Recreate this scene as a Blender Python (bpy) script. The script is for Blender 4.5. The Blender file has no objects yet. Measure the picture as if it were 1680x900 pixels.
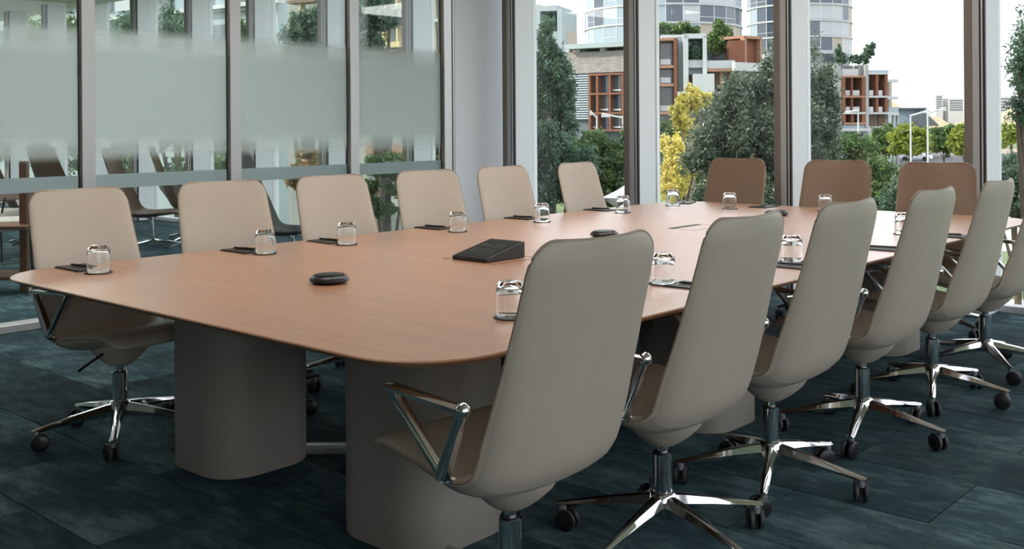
import bpy, bmesh, math, random
import numpy as np
from mathutils import Vector, Matrix

random.seed(7); RNG = np.random.default_rng(7)
scene = bpy.context.scene
COL = scene.collection

# ------------------------------------------------------------------ camera
CAM = np.array([3.14, -4.268, 1.336]); FPX = 1715.7; SY = -247.3
_y, _r = math.radians(42.035), math.radians(-0.4)
FW = np.array([-math.sin(_y), math.cos(_y), 0.0])
_R = np.array([math.cos(_y), math.sin(_y), 0.0]); _U = np.cross(_R, FW)
RV = _R*math.cos(_r)+_U*math.sin(_r); UV = -_R*math.sin(_r)+_U*math.cos(_r)
RH = _R.copy()
cd = bpy.data.cameras.new('camera'); cd.sensor_width = 36; cd.sensor_fit = 'HORIZONTAL'
cd.lens = FPX/1680*36; cd.shift_y = SY/1680; cd.clip_start = .05; cd.clip_end = 3000
cam = bpy.data.objects.new('camera', cd); COL.objects.link(cam)
cam.matrix_world = Matrix(((RV[0], UV[0], -FW[0], CAM[0]), (RV[1], UV[1], -FW[1], CAM[1]),
                           (RV[2], UV[2], -FW[2], CAM[2]), (0, 0, 0, 1)))
scene.camera = cam

# ------------------------------------------------------------------ world, sun, exposure
w = bpy.data.worlds.new('sky'); scene.world = w; w.use_nodes = True
bg = w.node_tree.nodes['Background']
bg.inputs[0].default_value = (.91, .95, 1.0, 1); bg.inputs[1].default_value = 2.0
sl = bpy.data.lights.new('sun', 'SUN'); sl.energy = 3.8; sl.angle = .01; sl.color = (1, .92, .78)
sun = bpy.data.objects.new('sun', sl); COL.objects.link(sun)
sun.rotation_euler = Vector((.62, .62, -.52)).to_track_quat('-Z', 'Y').to_euler()
vs = scene.view_settings
vs.view_transform = 'Standard'; vs.look = 'None'; vs.exposure = 0.3; vs.gamma = 1; vs.use_curve_mapping = False

# ------------------------------------------------------------------ materials
def mat(name, col, rough=.5, metal=0.0, noise=0, nscale=20, bump=0, bscale=200, spec=None, trans=0, coat=0, stretch=None, col2=None, emit=0):
    m = bpy.data.materials.new(name); m.use_nodes = True
    nt = m.node_tree; b = nt.nodes['Principled BSDF']
    b.inputs['Base Color'].default_value = (*col, 1); b.inputs['Roughness'].default_value = rough
    b.inputs['Metallic'].default_value = metal
    if spec is not None: b.inputs['Specular IOR Level'].default_value = spec
    if trans: b.inputs['Transmission Weight'].default_value = trans
    if coat: b.inputs['Coat Weight'].default_value = coat; b.inputs['Coat Roughness'].default_value = .12
    if emit:
        b.inputs['Emission Color'].default_value = (*col, 1); b.inputs['Emission Strength'].default_value = emit
    if noise or bump:
        tc = nt.nodes.new('ShaderNodeTexCoord'); mp = nt.nodes.new('ShaderNodeMapping')
        nt.links.new(tc.outputs['Object'], mp.inputs[0])
        if stretch: mp.inputs['Scale'].default_value = stretch
        if noise:
            n = nt.nodes.new('ShaderNodeTexNoise'); n.inputs['Scale'].default_value = nscale; n.inputs['Detail'].default_value = 6
            nt.links.new(mp.outputs[0], n.inputs['Vector'])
            r = nt.nodes.new('ShaderNodeValToRGB')
            c2 = col2 or tuple(max(0, c*(1-noise)) for c in col); c1 = tuple(min(1, c*(1+noise)) for c in col) if not col2 else col
            r.color_ramp.elements[0].color = (*c2, 1); r.color_ramp.elements[1].color = (*c1, 1)
            r.color_ramp.elements[0].position = .3; r.color_ramp.elements[1].position = .7
            nt.links.new(n.outputs['Fac'], r.inputs[0]); nt.links.new(r.outputs[0], b.inputs['Base Color'])
        if bump:
            n2 = nt.nodes.new('ShaderNodeTexNoise'); n2.inputs['Scale'].default_value = bscale; n2.inputs['Detail'].default_value = 3
            nt.links.new(mp.outputs[0], n2.inputs['Vector'])
            bp = nt.nodes.new('ShaderNodeBump'); bp.inputs['Strength'].default_value = bump; bp.inputs['Distance'].default_value = .002
            nt.links.new(n2.outputs['Fac'], bp.inputs['Height']); nt.links.new(bp.outputs[0], b.inputs['Normal'])
    return m

def wood_mat(name, c1, c2, axis_scale, rough=.32, fine=1.0, tint=.0):
    m = mat(name, c1, rough); nt = m.node_tree; b = nt.nodes['Principled BSDF']
    tc = nt.nodes.new('ShaderNodeTexCoord'); mp = nt.nodes.new('ShaderNodeMapping'); mp.inputs['Scale'].default_value = axis_scale
    nt.links.new(tc.outputs['Object'], mp.inputs[0])
    n = nt.nodes.new('ShaderNodeTexNoise'); n.inputs['Scale'].default_value = 1.0; n.inputs['Detail'].default_value = 8; n.inputs['Roughness'].default_value = .65
    n.inputs['Distortion'].default_value = .4
    nt.links.new(mp.outputs[0], n.inputs['Vector'])
    r = nt.nodes.new('ShaderNodeValToRGB'); r.color_ramp.elements[0].color = (*c2, 1); r.color_ramp.elements[1].color = (*c1, 1)
    r.color_ramp.elements[0].position = .3; r.color_ramp.elements[1].position = .68
    nt.links.new(n.outputs['Fac'], r.inputs[0]); nt.links.new(r.outputs[0], b.inputs['Base Color'])
    bp = nt.nodes.new('ShaderNodeBump'); bp.inputs['Strength'].default_value = .06; bp.inputs['Distance'].default_value = .001
    nt.links.new(n.outputs['Fac'], bp.inputs['Height']); nt.links.new(bp.outputs[0], b.inputs['Normal'])
    return m

def glass_pane_mat(name, tint, ior=1.45, rough=0.0):
    m = bpy.data.materials.new(name); m.use_nodes = True; nt = m.node_tree
    for n in list(nt.nodes): nt.nodes.remove(n)
    o = nt.nodes.new('ShaderNodeOutputMaterial'); mx = nt.nodes.new('ShaderNodeMixShader')
    t = nt.nodes.new('ShaderNodeBsdfTransparent'); t.inputs[0].default_value = (*tint, 1)
    g = nt.nodes.new('ShaderNodeBsdfGlossy'); g.inputs['Roughness'].default_value = rough
    f = nt.nodes.new('ShaderNodeFresnel'); ge = nt.nodes.new('ShaderNodeNewGeometry')
    ex = nt.nodes.new('ShaderNodeMapRange'); ex.inputs[3].default_value = ior; ex.inputs[4].default_value = 1/ior   # rays are not bent, so the exit face sees the same angle as the entry face
    nt.links.new(ge.outputs['Backfacing'], ex.inputs[0]); nt.links.new(ex.outputs[0], f.inputs[0])
    nt.links.new(f.outputs[0], mx.inputs[0]); nt.links.new(t.outputs[0], mx.inputs[1]); nt.links.new(g.outputs[0], mx.inputs[2])
    nt.links.new(mx.outputs[0], o.inputs[0]); return m

def frost_mat(name, col, z_pts):
    """sand-blast film: opacity follows the film's printed fade over height"""
    m = bpy.data.materials.new(name); m.use_nodes = True; nt = m.node_tree
    for n in list(nt.nodes): nt.nodes.remove(n)
    o = nt.nodes.new('ShaderNodeOutputMaterial'); mx = nt.nodes.new('ShaderNodeMixShader')
    t = nt.nodes.new('ShaderNodeBsdfTransparent')
    d = nt.nodes.new('ShaderNodeBsdfDiffuse'); d.inputs[0].default_value = (*col, 1)
    tr = nt.nodes.new('ShaderNodeBsdfTranslucent'); tr.inputs[0].default_value = (*[min(1, c*1.15) for c in col], 1)
    m2 = nt.nodes.new('ShaderNodeMixShader'); m2.inputs[0].default_value = .62
    nt.links.new(d.outputs[0], m2.inputs[1]); nt.links.new(tr.outputs[0], m2.inputs[2])
    tc = nt.nodes.new('ShaderNodeTexCoord'); sp = nt.nodes.new('ShaderNodeSeparateXYZ')
    nt.links.new(tc.outputs['Object'], sp.inputs[0])
    zs = [z for z, a in z_pts]; z0, z1 = min(zs), max(zs)
    mr = nt.nodes.new('ShaderNodeMapRange'); mr.inputs[1].default_value = z0; mr.inputs[2].default_value = z1
    nt.links.new(sp.outputs['Z'], mr.inputs[0])
    r = nt.nodes.new('ShaderNodeValToRGB'); r.color_ramp.interpolation = 'EASE'
    els = r.color_ramp.elements
    els[0].position = 0; els[0].color = (z_pts[0][1],)*3+(1,)
    els[1].position = 1; els[1].color = (z_pts[-1][1],)*3+(1,)
    for z, a in z_pts[1:-1]:
        e = els.new((z-z0)/(z1-z0)); e.color = (a, a, a, 1)
    nt.links.new(mr.outputs[0], r.inputs[0]); nt.links.new(r.outputs[0], mx.inputs[0])
    nt.links.new(t.outputs[0], mx.inputs[1]); nt.links.new(m2.outputs[0], mx.inputs[2])
    nt.links.new(mx.outputs[0], o.inputs[0]); return m

def leaf_mat(name, col):
    m = bpy.data.materials.new(name); m.use_nodes = True; nt = m.node_tree
    b = nt.nodes['Principled BSDF']; b.inputs['Base Color'].default_value = (*col, 1); b.inputs['Roughness'].default_value = .5
    tr = nt.nodes.new('ShaderNodeBsdfTranslucent'); tr.inputs[0].default_value = (*[min(1, c*1.3) for c in col], 1)
    mx = nt.nodes.new('ShaderNodeMixShader'); mx.inputs[0].default_value = .35
    nt.links.new(b.outputs[0], mx.inputs[1]); nt.links.new(tr.outputs[0], mx.inputs[2])
    nt.links.new(mx.outputs[0], nt.nodes['Material Output'].inputs[0]); return m

def carpet_mat():
    m = mat('carpet', (.03, .06, .065), .95, spec=.1); nt = m.node_tree; b = nt.nodes['Principled BSDF']
    tc = nt.nodes.new('ShaderNodeTexCoord'); oi = nt.nodes.new('ShaderNodeObjectInfo')
    ad = nt.nodes.new('ShaderNodeVectorMath'); ad.operation = 'ADD'
    ml = nt.nodes.new('ShaderNodeVectorMath'); ml.operation = 'SCALE'; ml.inputs['Scale'].default_value = 3.1
    nt.links.new(oi.outputs['Location'], ml.inputs[0])
    nt.links.new(tc.outputs['Object'], ad.inputs[0]); nt.links.new(ml.outputs[0], ad.inputs[1])
    mp = nt.nodes.new('ShaderNodeMapping'); mp.inputs['Scale'].default_value = (3.2, 9, 1); mp.inputs['Rotation'].default_value = (0, 0, .35)
    nt.links.new(ad.outputs[0], mp.inputs[0])
    n = nt.nodes.new('ShaderNodeTexNoise'); n.inputs['Scale'].default_value = 1.6; n.inputs['Detail'].default_value = 10; n.inputs['Roughness'].default_value = .78
    nt.links.new(mp.outputs[0], n.inputs['Vector'])
    n3 = nt.nodes.new('ShaderNodeTexNoise'); n3.inputs['Scale'].default_value = 2.3; n3.inputs['Detail'].default_value = 3
    nt.links.new(ad.outputs[0], n3.inputs['Vector'])
    mixn = nt.nodes.new('ShaderNodeMath'); mixn.operation = 'ADD'; nt.links.new(n.outputs['Fac'], mixn.inputs[0])
    sc = nt.nodes.new('ShaderNodeMath'); sc.operation = 'MULTIPLY_ADD'; sc.inputs[1].default_value = .75; sc.inputs[2].default_value = -.375
    nt.links.new(n3.outputs['Fac'], sc.inputs[0]); nt.links.new(sc.outputs[0], mixn.inputs[1])
    r = nt.nodes.new('ShaderNodeValToRGB')
    b.inputs['Sheen Weight'].default_value = .06; b.inputs['Sheen Roughness'].default_value = .45; b.inputs['Sheen Tint'].default_value = (.55, .85, .95, 1)
    r.color_ramp.elements[0].color = (.012, .026, .036, 1); r.color_ramp.elements[1].color = (.15, .225, .235, 1)
    e = r.color_ramp.elements.new(.5); e.color = (.042, .080, .092, 1)
    r.color_ramp.elements[0].position = .28; r.color_ramp.elements[-1].position = .74
    nt.links.new(mixn.outputs[0], r.inputs[0])
    mr = nt.nodes.new('ShaderNodeMapRange'); mr.inputs[3].default_value = .42; mr.inputs[4].default_value = 1.25
    nt.links.new(oi.outputs['Random'], mr.inputs[0])
    hs = nt.nodes.new('ShaderNodeHueSaturation'); nt.links.new(r.outputs[0], hs.inputs['Color']); nt.links.new(mr.outputs[0], hs.inputs['Value'])
    nt.links.new(hs.outputs[0], b.inputs['Base Color'])
    n2 = nt.nodes.new('ShaderNodeTexNoise'); n2.inputs['Scale'].default_value = 260; nt.links.new(tc.outputs['Object'], n2.inputs['Vector'])
    bp = nt.nodes.new('ShaderNodeBump'); bp.inputs['Strength'].default_value = .6; bp.inputs['Distance'].default_value = .004
    nt.links.new(n2.outputs['Fac'], bp.inputs['Height']); nt.links.new(bp.outputs[0], b.inputs['Normal'])
    return m

M = dict(
    tan=mat('shaded_leather', (.215, .135, .088), .46, bump=.12, bscale=350, noise=.03, nscale=6),  # beige leather darkened; shade on the far-end chairs put into the colour
    leather=mat('beige_leather', (.445, .385, .325), .46, bump=.12, bscale=350, noise=.03, nscale=6),
    piping=mat('leather_edge', (.33, .26, .20), .5),
    chrome=mat('polished_aluminium', (.80, .80, .82), .07, 1.0),
    castergrey=mat('grey_stem', (.35, .36, .38), .35, .6),
    black=mat('black_plastic', (.012, .012, .014), .35),
    rubber=mat('grey_tyre', (.05, .05, .055), .5),
    tabletop=wood_mat('oak_veneer', (.61, .295, .155), (.45, .205, .10), (1.3, 40, 5), .33),
    tableedge=wood_mat('oak_edge', (.46, .25, .15), (.37, .19, .11), (3, 30, 5), .45),
    pedestal=mat('taupe_pedestal', (.30, .265, .235), .6, noise=.04, nscale=3, bump=.1, bscale=180),
    steel=mat('brushed_steel', (.42, .43, .44), .35, .9, noise=.1, nscale=12, stretch=(2, 40, 2)),
    darkslot=mat('dark_slot', (.02, .014, .012), .6),
    screen=mat('tablet_screen', (.018, .016, .016), .22),
    bezel=mat('tablet_body', (.02, .021, .023), .38),
    icon=mat('screen_icon', (.032, .03, .03), .35),
    tumbler=mat('clear_glass', (1, 1, 1), .0, trans=1.0),
    coaster=mat('slate_coaster', (.035, .04, .042), .55),
    folder=mat('black_leather_folder', (.018, .016, .018), .42),
    white=mat('white_paint', (.77, .79, .845), .5),
    plaster=mat('plaster', (.80, .80, .79), .8),
    wallgrey=mat('grey_wall', (.22, .22, .23), .8),
    bronze=mat('bronze_aluminium', (.20, .165, .145), .5, .1),
    greyalu=mat('grey_aluminium', (.46, .46, .47), .45, .1),
    gasket=mat('black_gasket', (.012, .012, .014), .5),
    silver=mat('silver_aluminium', (.62, .62, .63), .35, .4),
    glass=glass_pane_mat('window_glass', (.97, .975, .97)),
    pglass=glass_pane_mat('partition_glass', (.93, .965, .955)),
    frost=frost_mat('frost_film', (.70, .75, .75), [(1.08, 0), (1.17, .35), (1.30, .93), (1.82, .93), (1.95, .45), (2.05, 0)]),
    strip=frost_mat('safety_strip', (.50, .57, .58), [(.88, .86), (1.02, .86)]),
    brown=mat('brown_leather', (.115, .075, .05), .45, bump=.1, bscale=300),
    charcoal=mat('charcoal_fabric', (.035, .036, .04), .8),
    cream=mat('cream_fabric', (.55, .52, .47), .85),
    rose=mat('rose_fabric', (.30, .21, .18), .85),
    walnut=wood_mat('walnut', (.23, .11, .065), (.16, .075, .045), (20, 20, 2), .4),
    carpet=carpet_mat(),
    lamp=mat('lamp_diffuser', (1, .95, .88), .5, emit=5.3),
    fill_lounge=mat('lounge_fill_diffuser', (1, .97, .93), .5, emit=7.0),  # glow of the fill lamps added in the lounge
    # outside
    concrete=mat('concrete', (.33, .34, .34), .85, noise=.08, nscale=.8),
    bwhite=mat('white_cladding', (.46, .48, .50), .6),
    bluegrey=mat('blue_grey_cladding', (.30, .36, .38), .6, noise=.06, nscale=.7),
    stone=mat('stone_cladding', (.27, .255, .25), .85, noise=.25, nscale=1.2, stretch=(1, 1, 4)),
    louvre=mat('louvre_slat', (.40, .46, .52), .5),
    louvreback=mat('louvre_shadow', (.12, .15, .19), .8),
    rust=wood_mat('rust_timber', (.21, .075, .04), (.14, .05, .025), (1, 1, 1), .7),
    rustlight=mat('pale_rust', (.33, .18, .12), .7),
    bglass=mat('dark_blue_glass', (.055, .075, .11), .08, spec=.8),
    bglass2=mat('grey_glass', (.10, .12, .13), .12, spec=.8),
    bpale=mat('pale_blue_glass', (.27, .35, .41), .15, spec=.8),
    blind=mat('white_blind', (.46, .48, .51), .6),
    curtain=mat('cream_curtain', (.42, .37, .31), .8),
    bbrown=mat('brown_spandrel', (.17, .11, .08), .6),
    roofdark=mat('dark_roof', (.10, .115, .13), .6),
    shedblue=mat('blue_shed', (.22, .29, .34), .6),
    hill=mat('hazy_hill', (.36, .31, .20), .95, noise=.3, nscale=.06),
    farb=mat('far_building', (.56, .56, .56), .9),
    grass=mat('lawn', (.115, .16, .065), .95, noise=.35, nscale=1.5),
    paving=mat('pale_paving', (.55, .52, .47), .9, noise=.1, nscale=.5),
    sand=mat('sunlit_ground', (.42, .33, .23), .95, noise=.2, nscale=.3),
    road=mat('asphalt', (.10, .10, .105), .9),
    bark=mat('bark', (.11, .085, .065), .9, noise=.3, nscale=8),
    bark2=mat('pale_bark', (.30, .25, .20), .9, noise=.3, nscale=8),
    sail=mat('white_sail', (.72, .73, .75), .7),
    lampwhite=mat('white_lamp_post', (.50, .54, .56), .5),
    carwhite=mat('car_white', (.75, .76, .78), .25),
    tyre=mat('car_tyre', (.02, .02, .02), .7),
    post_yellow=mat('cream_post', (.62, .50, .27), .6),
)
LEAF = dict(
    grey=[leaf_mat('leaf_grey_a', (0.0747, 0.1092, 0.0747)), leaf_mat('leaf_grey_b', (0.115, 0.161, 0.1092)), leaf_mat('leaf_grey_c', (0.23, 0.276, 0.2185))],
    green=[leaf_mat('leaf_green_a', (0.0688, 0.125, 0.0438)), leaf_mat('leaf_green_b', (0.1187, 0.2, 0.0688)), leaf_mat('leaf_green_c', (0.2, 0.3, 0.1))],
    deep=[leaf_mat('leaf_deep_a', (0.058, 0.1087, 0.0725)), leaf_mat('leaf_deep_b', (0.0943, 0.1668, 0.1087)), leaf_mat('leaf_deep_c', (0.145, 0.232, 0.1595))],
    lime=[leaf_mat('leaf_lime_a', (.20, .25, .03)), leaf_mat('leaf_lime_b', (.34, .38, .06)), leaf_mat('leaf_lime_c', (.10, .17, .03))],
    yellow=[leaf_mat('leaf_yellow_a', (.74, .62, .14)), leaf_mat('leaf_yellow_b', (.82, .74, .32)), leaf_mat('leaf_yellow_c', (.45, .45, .10))],
    orangelit=[leaf_mat('leaf_orangelit_a', (.36, .17, .04)), leaf_mat('leaf_orangelit_b', (.26, .19, .05)), leaf_mat('leaf_orangelit_c', (.10, .10, .04))],  # leaf colour carries the orange sunlight on the tree
)

_b = M['tabletop'].node_tree.nodes['Principled BSDF']; _b.inputs['Coat Weight'].default_value = 1.0; _b.inputs['Coat Roughness'].default_value = .36; _b.inputs['Coat IOR'].default_value = 1.55

# ------------------------------------------------------------------ mesh helpers
class MB:
    def __init__(s): s.v = []; s.f = []; s.m = []; s.mats = []
    def mi(s, m):
        if m not in s.mats: s.mats.append(m)
        return s.mats.index(m)
    def add(s, vs, fs, m=None):
        o = len(s.v); s.v += [tuple(map(float, q)) for q in vs]
        i = s.mi(m) if m else 0
        for f in fs: s.f.append([o+k for k in f]); s.m.append(i)
        return s
    def box(s, x0, x1, y0, y1, z0, z1, m=None, T=None):
        v = [(x, y, z) for z in (z0, z1) for y in (y0, y1) for x in (x0, x1)]
        if T: v = [T(*q) for q in v]
        return s.add(v, [(0, 2, 3, 1), (4, 5, 7, 6), (0, 1, 5, 4), (2, 6, 7, 3), (0, 4, 6, 2), (1, 3, 7, 5)], m)
    def rings(s, rings, m=None, caps=True, closed=True):
        n = len(rings[0]); v = [q for r in rings for q in r]; f = []
        for i in range(len(rings)-1):
            for j in range(n if closed else n-1):
                k = (j+1) % n; f.append((i*n+j, i*n+k, (i+1)*n+k, (i+1)*n+j))
        if caps: f.append(tuple(range(n-1, -1, -1))); f.append(tuple((len(rings)-1)*n+j for j in range(n)))
        return s.add(v, f, m)
    def tube(s, pts, rad, n=10, m=None, flat=1.0, up=None):
        pts = [Vector(q) for q in pts]
        if not hasattr(rad, '__len__'): rad = [rad]*len(pts)
        R = []
        for i, q in enumerate(pts):
            t = (pts[min(i+1, len(pts)-1)]-pts[max(i-1, 0)]).normalized()
            a = Vector(up) if up else (Vector((0, 0, 1)) if abs(t.z) < .9 else Vector((1, 0, 0)))
            u = t.cross(a).normalized(); v = u.cross(t).normalized()
            R.append([q+(u*math.cos(2*math.pi*k/n)+v*math.sin(2*math.pi*k/n)*flat)*rad[i] for k in range(n)])
        return s.rings(R, m)
    def lathe(s, prof, n=24, m=None, c=(0, 0), caps=True):
        R = [[(c[0]+r*math.cos(2*math.pi*k/n), c[1]+r*math.sin(2*math.pi*k/n), z) for k in range(n)] for r, z in prof]
        return s.rings(R, m, caps)
    def prism(s, poly, z0, z1, m=None):
        return s.rings([[(x, y, z0) for x, y in poly], [(x, y, z1) for x, y in poly]], m)
    def mesh(s, name, mt=None, smooth=False, bevel=0, seg=2):
        me = bpy.data.meshes.new(name); me.from_pydata(s.v, [], s.f)
        for m in (s.mats or [mt]): me.materials.append(m)
        if s.mats: me.polygons.foreach_set('material_index', s.m)
        bm = bmesh.new(); bm.from_mesh(me)
        bmesh.ops.recalc_face_normals(bm, faces=bm.faces)
        if bevel:
            es = [e for e in bm.edges if len(e.link_faces) == 2 and e.calc_face_angle(0) > .5]
            bmesh.ops.bevel(bm, geom=es, offset=bevel, segments=seg, affect='EDGES', profile=.5, clamp_overlap=True)
        bm.to_mesh(me); bm.free()
        if smooth:
            me.polygons.foreach_set('use_smooth', [True]*len(me.polygons))
            try: me.set_sharp_from_angle(angle=math.radians(smooth if smooth > 1 else 40))
            except Exception: pass
        me.update(); return me
    def build(s, name, mt=None, parent=None, **k):
        return link(name, s.mesh(name, mt, **k), parent)

def link(name, me, parent=None, loc=None, rot=None):
    o = bpy.data.objects.new(name, me); COL.objects.link(o)
    if parent: o.parent = parent
    if loc is not None: o.location = loc
    if rot is not None: o.rotation_euler = rot
    return o
def tag(o, label=None, cat=None, group=None, kind=None):
    if label: o['label'] = label
    if cat: o['category'] = cat
    if group: o['group'] = group
    if kind: o['kind'] = kind
    return o
def thing(name, label, cat, loc=(0, 0, 0), rz=0, group=None):
    o = bpy.data.objects.new(name, None); COL.objects.link(o); o.empty_display_size = .1
    o.location = loc; o.rotation_euler = (0, 0, rz); return tag(o, label, cat, group)
def setting(name, loc=(0, 0, 0)):
    o = bpy.data.objects.new(name, None); COL.objects.link(o); o.location = loc; o['kind'] = 'structure'; return o
CH = {}
def copy_tree(o, parent=None):
    c = o.copy(); COL.objects.link(c); c.parent = parent
    for ch in list(o.children): copy_tree(ch, c)
    return c
def rrect(x0, x1, y0, y1, r, n=8):
    P = []
    for cx, cy, a in ((x1-r, y1-r, 0), (x0+r, y1-r, 90), (x0+r, y0+r, 180), (x1-r, y0+r, 270)):
        for k in range(n+1):
            t = math.radians(a+90*k/n); P.append((cx+r*math.cos(t), cy+r*math.sin(t)))
    return P
def spline(P, n):
    P = np.array(P, float); out = []
    Q = np.vstack([2*P[0]-P[1], P, 2*P[-1]-P[-2]])
    for i in range(len(P)-1):
        a, b, c, d = Q[i:i+4]
        for t in np.linspace(0, 1, n, endpoint=False):
            out.append(.5*((2*b)+(-a+c)*t+(2*a-5*b+4*c-d)*t*t+(-a+3*b-3*c+d)*t**3))
    out.append(P[-1]); return np.array(out)

# ------------------------------------------------------------------ the room shell
GX, NY, CZ = -3.905, 3.455, 3.3          # glass partition, facade plane, ceiling
XL, XR, YB = -18.0, 5.2, -7.5

# floor of carpet planks
floor = setting('floor')
MB().box(XL, XR, YB, NY+.12, -4.2, -.012).build('floor_slab', M['road'], floor)
PW, PL = .48, .96
tile_me = MB().box(.002, PL-.002, .002, PW-.002, -.012, .0).mesh('carpet_plank', M['carpet'], bevel=.002, seg=1)
def visible(x, y):
    d = np.array([x, y, 0])-CAM; dep = d@FW
    if dep < .8: return None
    px = 840+FPX*(d@RV)/dep; py = 450+SY-FPX*(d@UV)/dep
    return px, py, dep
tiles = []
ny = int((NY+.1-YB)/PW)
for j in range(ny+1):
    y = NY+.1-(j+1)*PW
    off = (j % 2)*PL*.5
    for i in range(-20, 8):
        x = -.09+i*PL+off
        if x < XL or x+PL > XR: continue
        v = visible(x+PL/2, y+PW/2)
        tiles.append((x, y, (v and -500 < v[0] < 2100 and v[1] < 1250), v[2] if v else 99))
tiles.sort(key=lambda t: (not t[2], t[3]))
for x, y, vis, d in tiles[:298]: link('carpet_plank', tile_me, floor, (x, y, 0))
mb = MB()
for x, y, vis, d in tiles[298:]: mb.box(x+.002, x+PL-.002, y+.002, y+PW-.002, -.012, 0)
tag(mb.build('carpet_planks', M['carpet'], floor), kind='stuff')

# ceiling, thickened upward as unseen storeys to shade the near trees
ceil = MB().box(XL-.3, XR+.3, YB-.3, NY+.35, CZ, 8.5).build('ceiling', M['plaster']); ceil['kind'] = 'structure'
o = MB().box(XL-.25, XR+.25, YB-.25, YB, -.25, CZ).build('wall_back', M['wallgrey']); o['kind'] = 'structure'
# far facade: full height panes between deep fins
far = setting('wall_far', (0, NY, 0))
FD = .285
fin_x = [.767-1.437*k for k in range(-3, 13)]
pb = MB().box(-.13, 0, -FD+.03, .06, 0, CZ).mesh('fin_core', M['white'], bevel=.003, seg=1)
fb = MB().box(-.135, -.082, -FD-.012, -FD+.045, 0, CZ).mesh('fin_cap', M['bronze'], bevel=.003, seg=1)
fg = MB().box(-.082, -.036, -FD-.004, -FD+.045, 0, CZ).mesh('fin_rail', M['greyalu'])
fk = MB().box(-.036, -.024, -FD+.006, -FD+.045, 0, CZ).mesh('fin_gasket', M['gasket'])
fs = MB().box(-.024, -.014, -FD, -FD+.045, 0, CZ).mesh('fin_bead', M['silver'])
fk2 = MB().box(-.014, -.001, -FD+.010, -FD+.045, 0, CZ).mesh('fin_gasket', M['gasket'])
for x in fin_x:
    if x > XR or x < XL+.2: continue
    f = link('window_fin', pb, far, (x, 0, 0))
    for nm, me in (('fin_cap', fb), ('fin_rail', fg), ('fin_gasket', fk), ('fin_bead', fs), ('fin_gasket', fk2)): link(nm, me, f)
gp = MB().box(0, 1.437-.13, -.012, .012, .05, CZ-.02).mesh('glass_pane', M['glass'])
sm = MB().box(0, 1.437-.13, -.05, .06, 0, .05).mesh('window_sill', M['silver'], bevel=.004, seg=1)
for x in fin_x:
    if x+1.3 > XR or x < XL: continue
    link('glass_pane', gp, far, (x, 0, 0)); link('window_sill', sm, far, (x, 0, 0))
far['label'] = 'floor to ceiling window wall with white fins and dark bronze mullions'

# the same glazing turns the corner on the right and closes the lounge end
def side_wall(name, x, rz, label):
    r = setting(name, (x, NY-.2 if rz < 0 else YB+.1, 0)); r.rotation_euler = (0, 0, math.radians(rz)); r['label'] = label
    for k in range(8):
        f = link('window_fin', pb, r, (k*1.437, 0, 0))
        for nm, me in (('fin_cap', fb), ('fin_rail', fg), ('fin_gasket', fk), ('fin_bead', fs), ('fin_gasket', fk2)): link(nm, me, f)
        if k < 7: link('glass_pane', gp, r, (k*1.437, 0, 0)); link('window_sill', sm, r, (k*1.437, 0, 0))
side_wall('wall_right', XR, -90, 'glazed right hand wall with white fins')
side_wall('wall_end', XL, 90, 'glazed end wall of the lounge with white fins')

# glass partition on the left
gw = setting('wall_left', (GX, 0, 0))
posts = [-4.40, -3.235, -2.07, -.862, .308, 1.485, 2.60]
pm = MB(); pm.box(.0, .050, -.056, -.030, .05, CZ, M['bronze']); pm.box(.0, .012, -.062, -.055, .05, CZ, M['gasket'])
pm.box(.050, .062, -.054, .038, .05, CZ, M['silver']); pm.box(-.05, .0499, -.0299, .0379, .05, CZ, M['greyalu'])
pme = pm.mesh('mullion', None, bevel=0)
for y in posts: link('mullion', pme, gw, (0, y, 0))
for a, b in zip([YB]+posts[:-1], posts):
    MB().box(-.008, .008, a+.04, b-.055, .05, CZ).build('glass_pane', M['pglass'], gw)
    MB().box(.010, .0115, a+.04, b-.055, 1.08, 2.05).build('frosted_film', M['frost'], gw)
    MB().box(.010, .0115, a+.04, b-.055, .90, 1.0).build('safety_strip', M['strip'], gw)
MB().box(-.06, .075, YB, 2.66, 0, .05).build('base_rail', M['silver'], gw, bevel=.004)
MB().box(-.05, .05, 2.645, 2.66, 0, CZ).build('edge_gasket', M['gasket'], gw)
MB().box(-.05, .058, 2.66, 2.676, 0, CZ).build('edge_bead', M['silver'], gw)
MB().box(-.05, .05, 2.676, 2.69, 0, CZ).build('edge_gasket', M['gasket'], gw)
MB().box(-.08, .045, 2.69, NY-.02, 0, CZ).build('wall_panel', M['white'], gw, bevel=.003)
gw['label'] = 'glass partition with a frosted band and dark mullions'

# ceiling lamps over the table; unseen fill lamps added to brighten the lounge
def ceiling_lamp(x, y, sx, sy, label, group, m='lamp'):
    t = thing('ceiling_lamp', label, 'ceiling lamp', (x, y, CZ), 0, group)
    fr = MB()
    fr.box(-sx/2-.03, sx/2+.03, -sy/2-.03, -sy/2, -.05, 0).box(-sx/2-.03, sx/2+.03, sy/2, sy/2+.03, -.05, 0)
    fr.box(-sx/2-.03, -sx/2, -sy/2, sy/2, -.05, 0).box(sx/2, sx/2+.03, -sy/2, sy/2, -.05, 0)
    fr.build('frame', M['silver'], t)
    MB().box(-sx/2, sx/2, -sy/2, sy/2, -.035, -.005).build('diffuser', M[m], t)
for k, y in enumerate((-2.2, -.4, 1.4)):
    ceiling_lamp(-.1, y, 1.1, 1.3, ['long ceiling lamp above the near end of the table', 'long ceiling lamp above the middle of the table', 'long ceiling lamp above the far end of the table'][k], 'ceiling lamps over the table')
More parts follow.
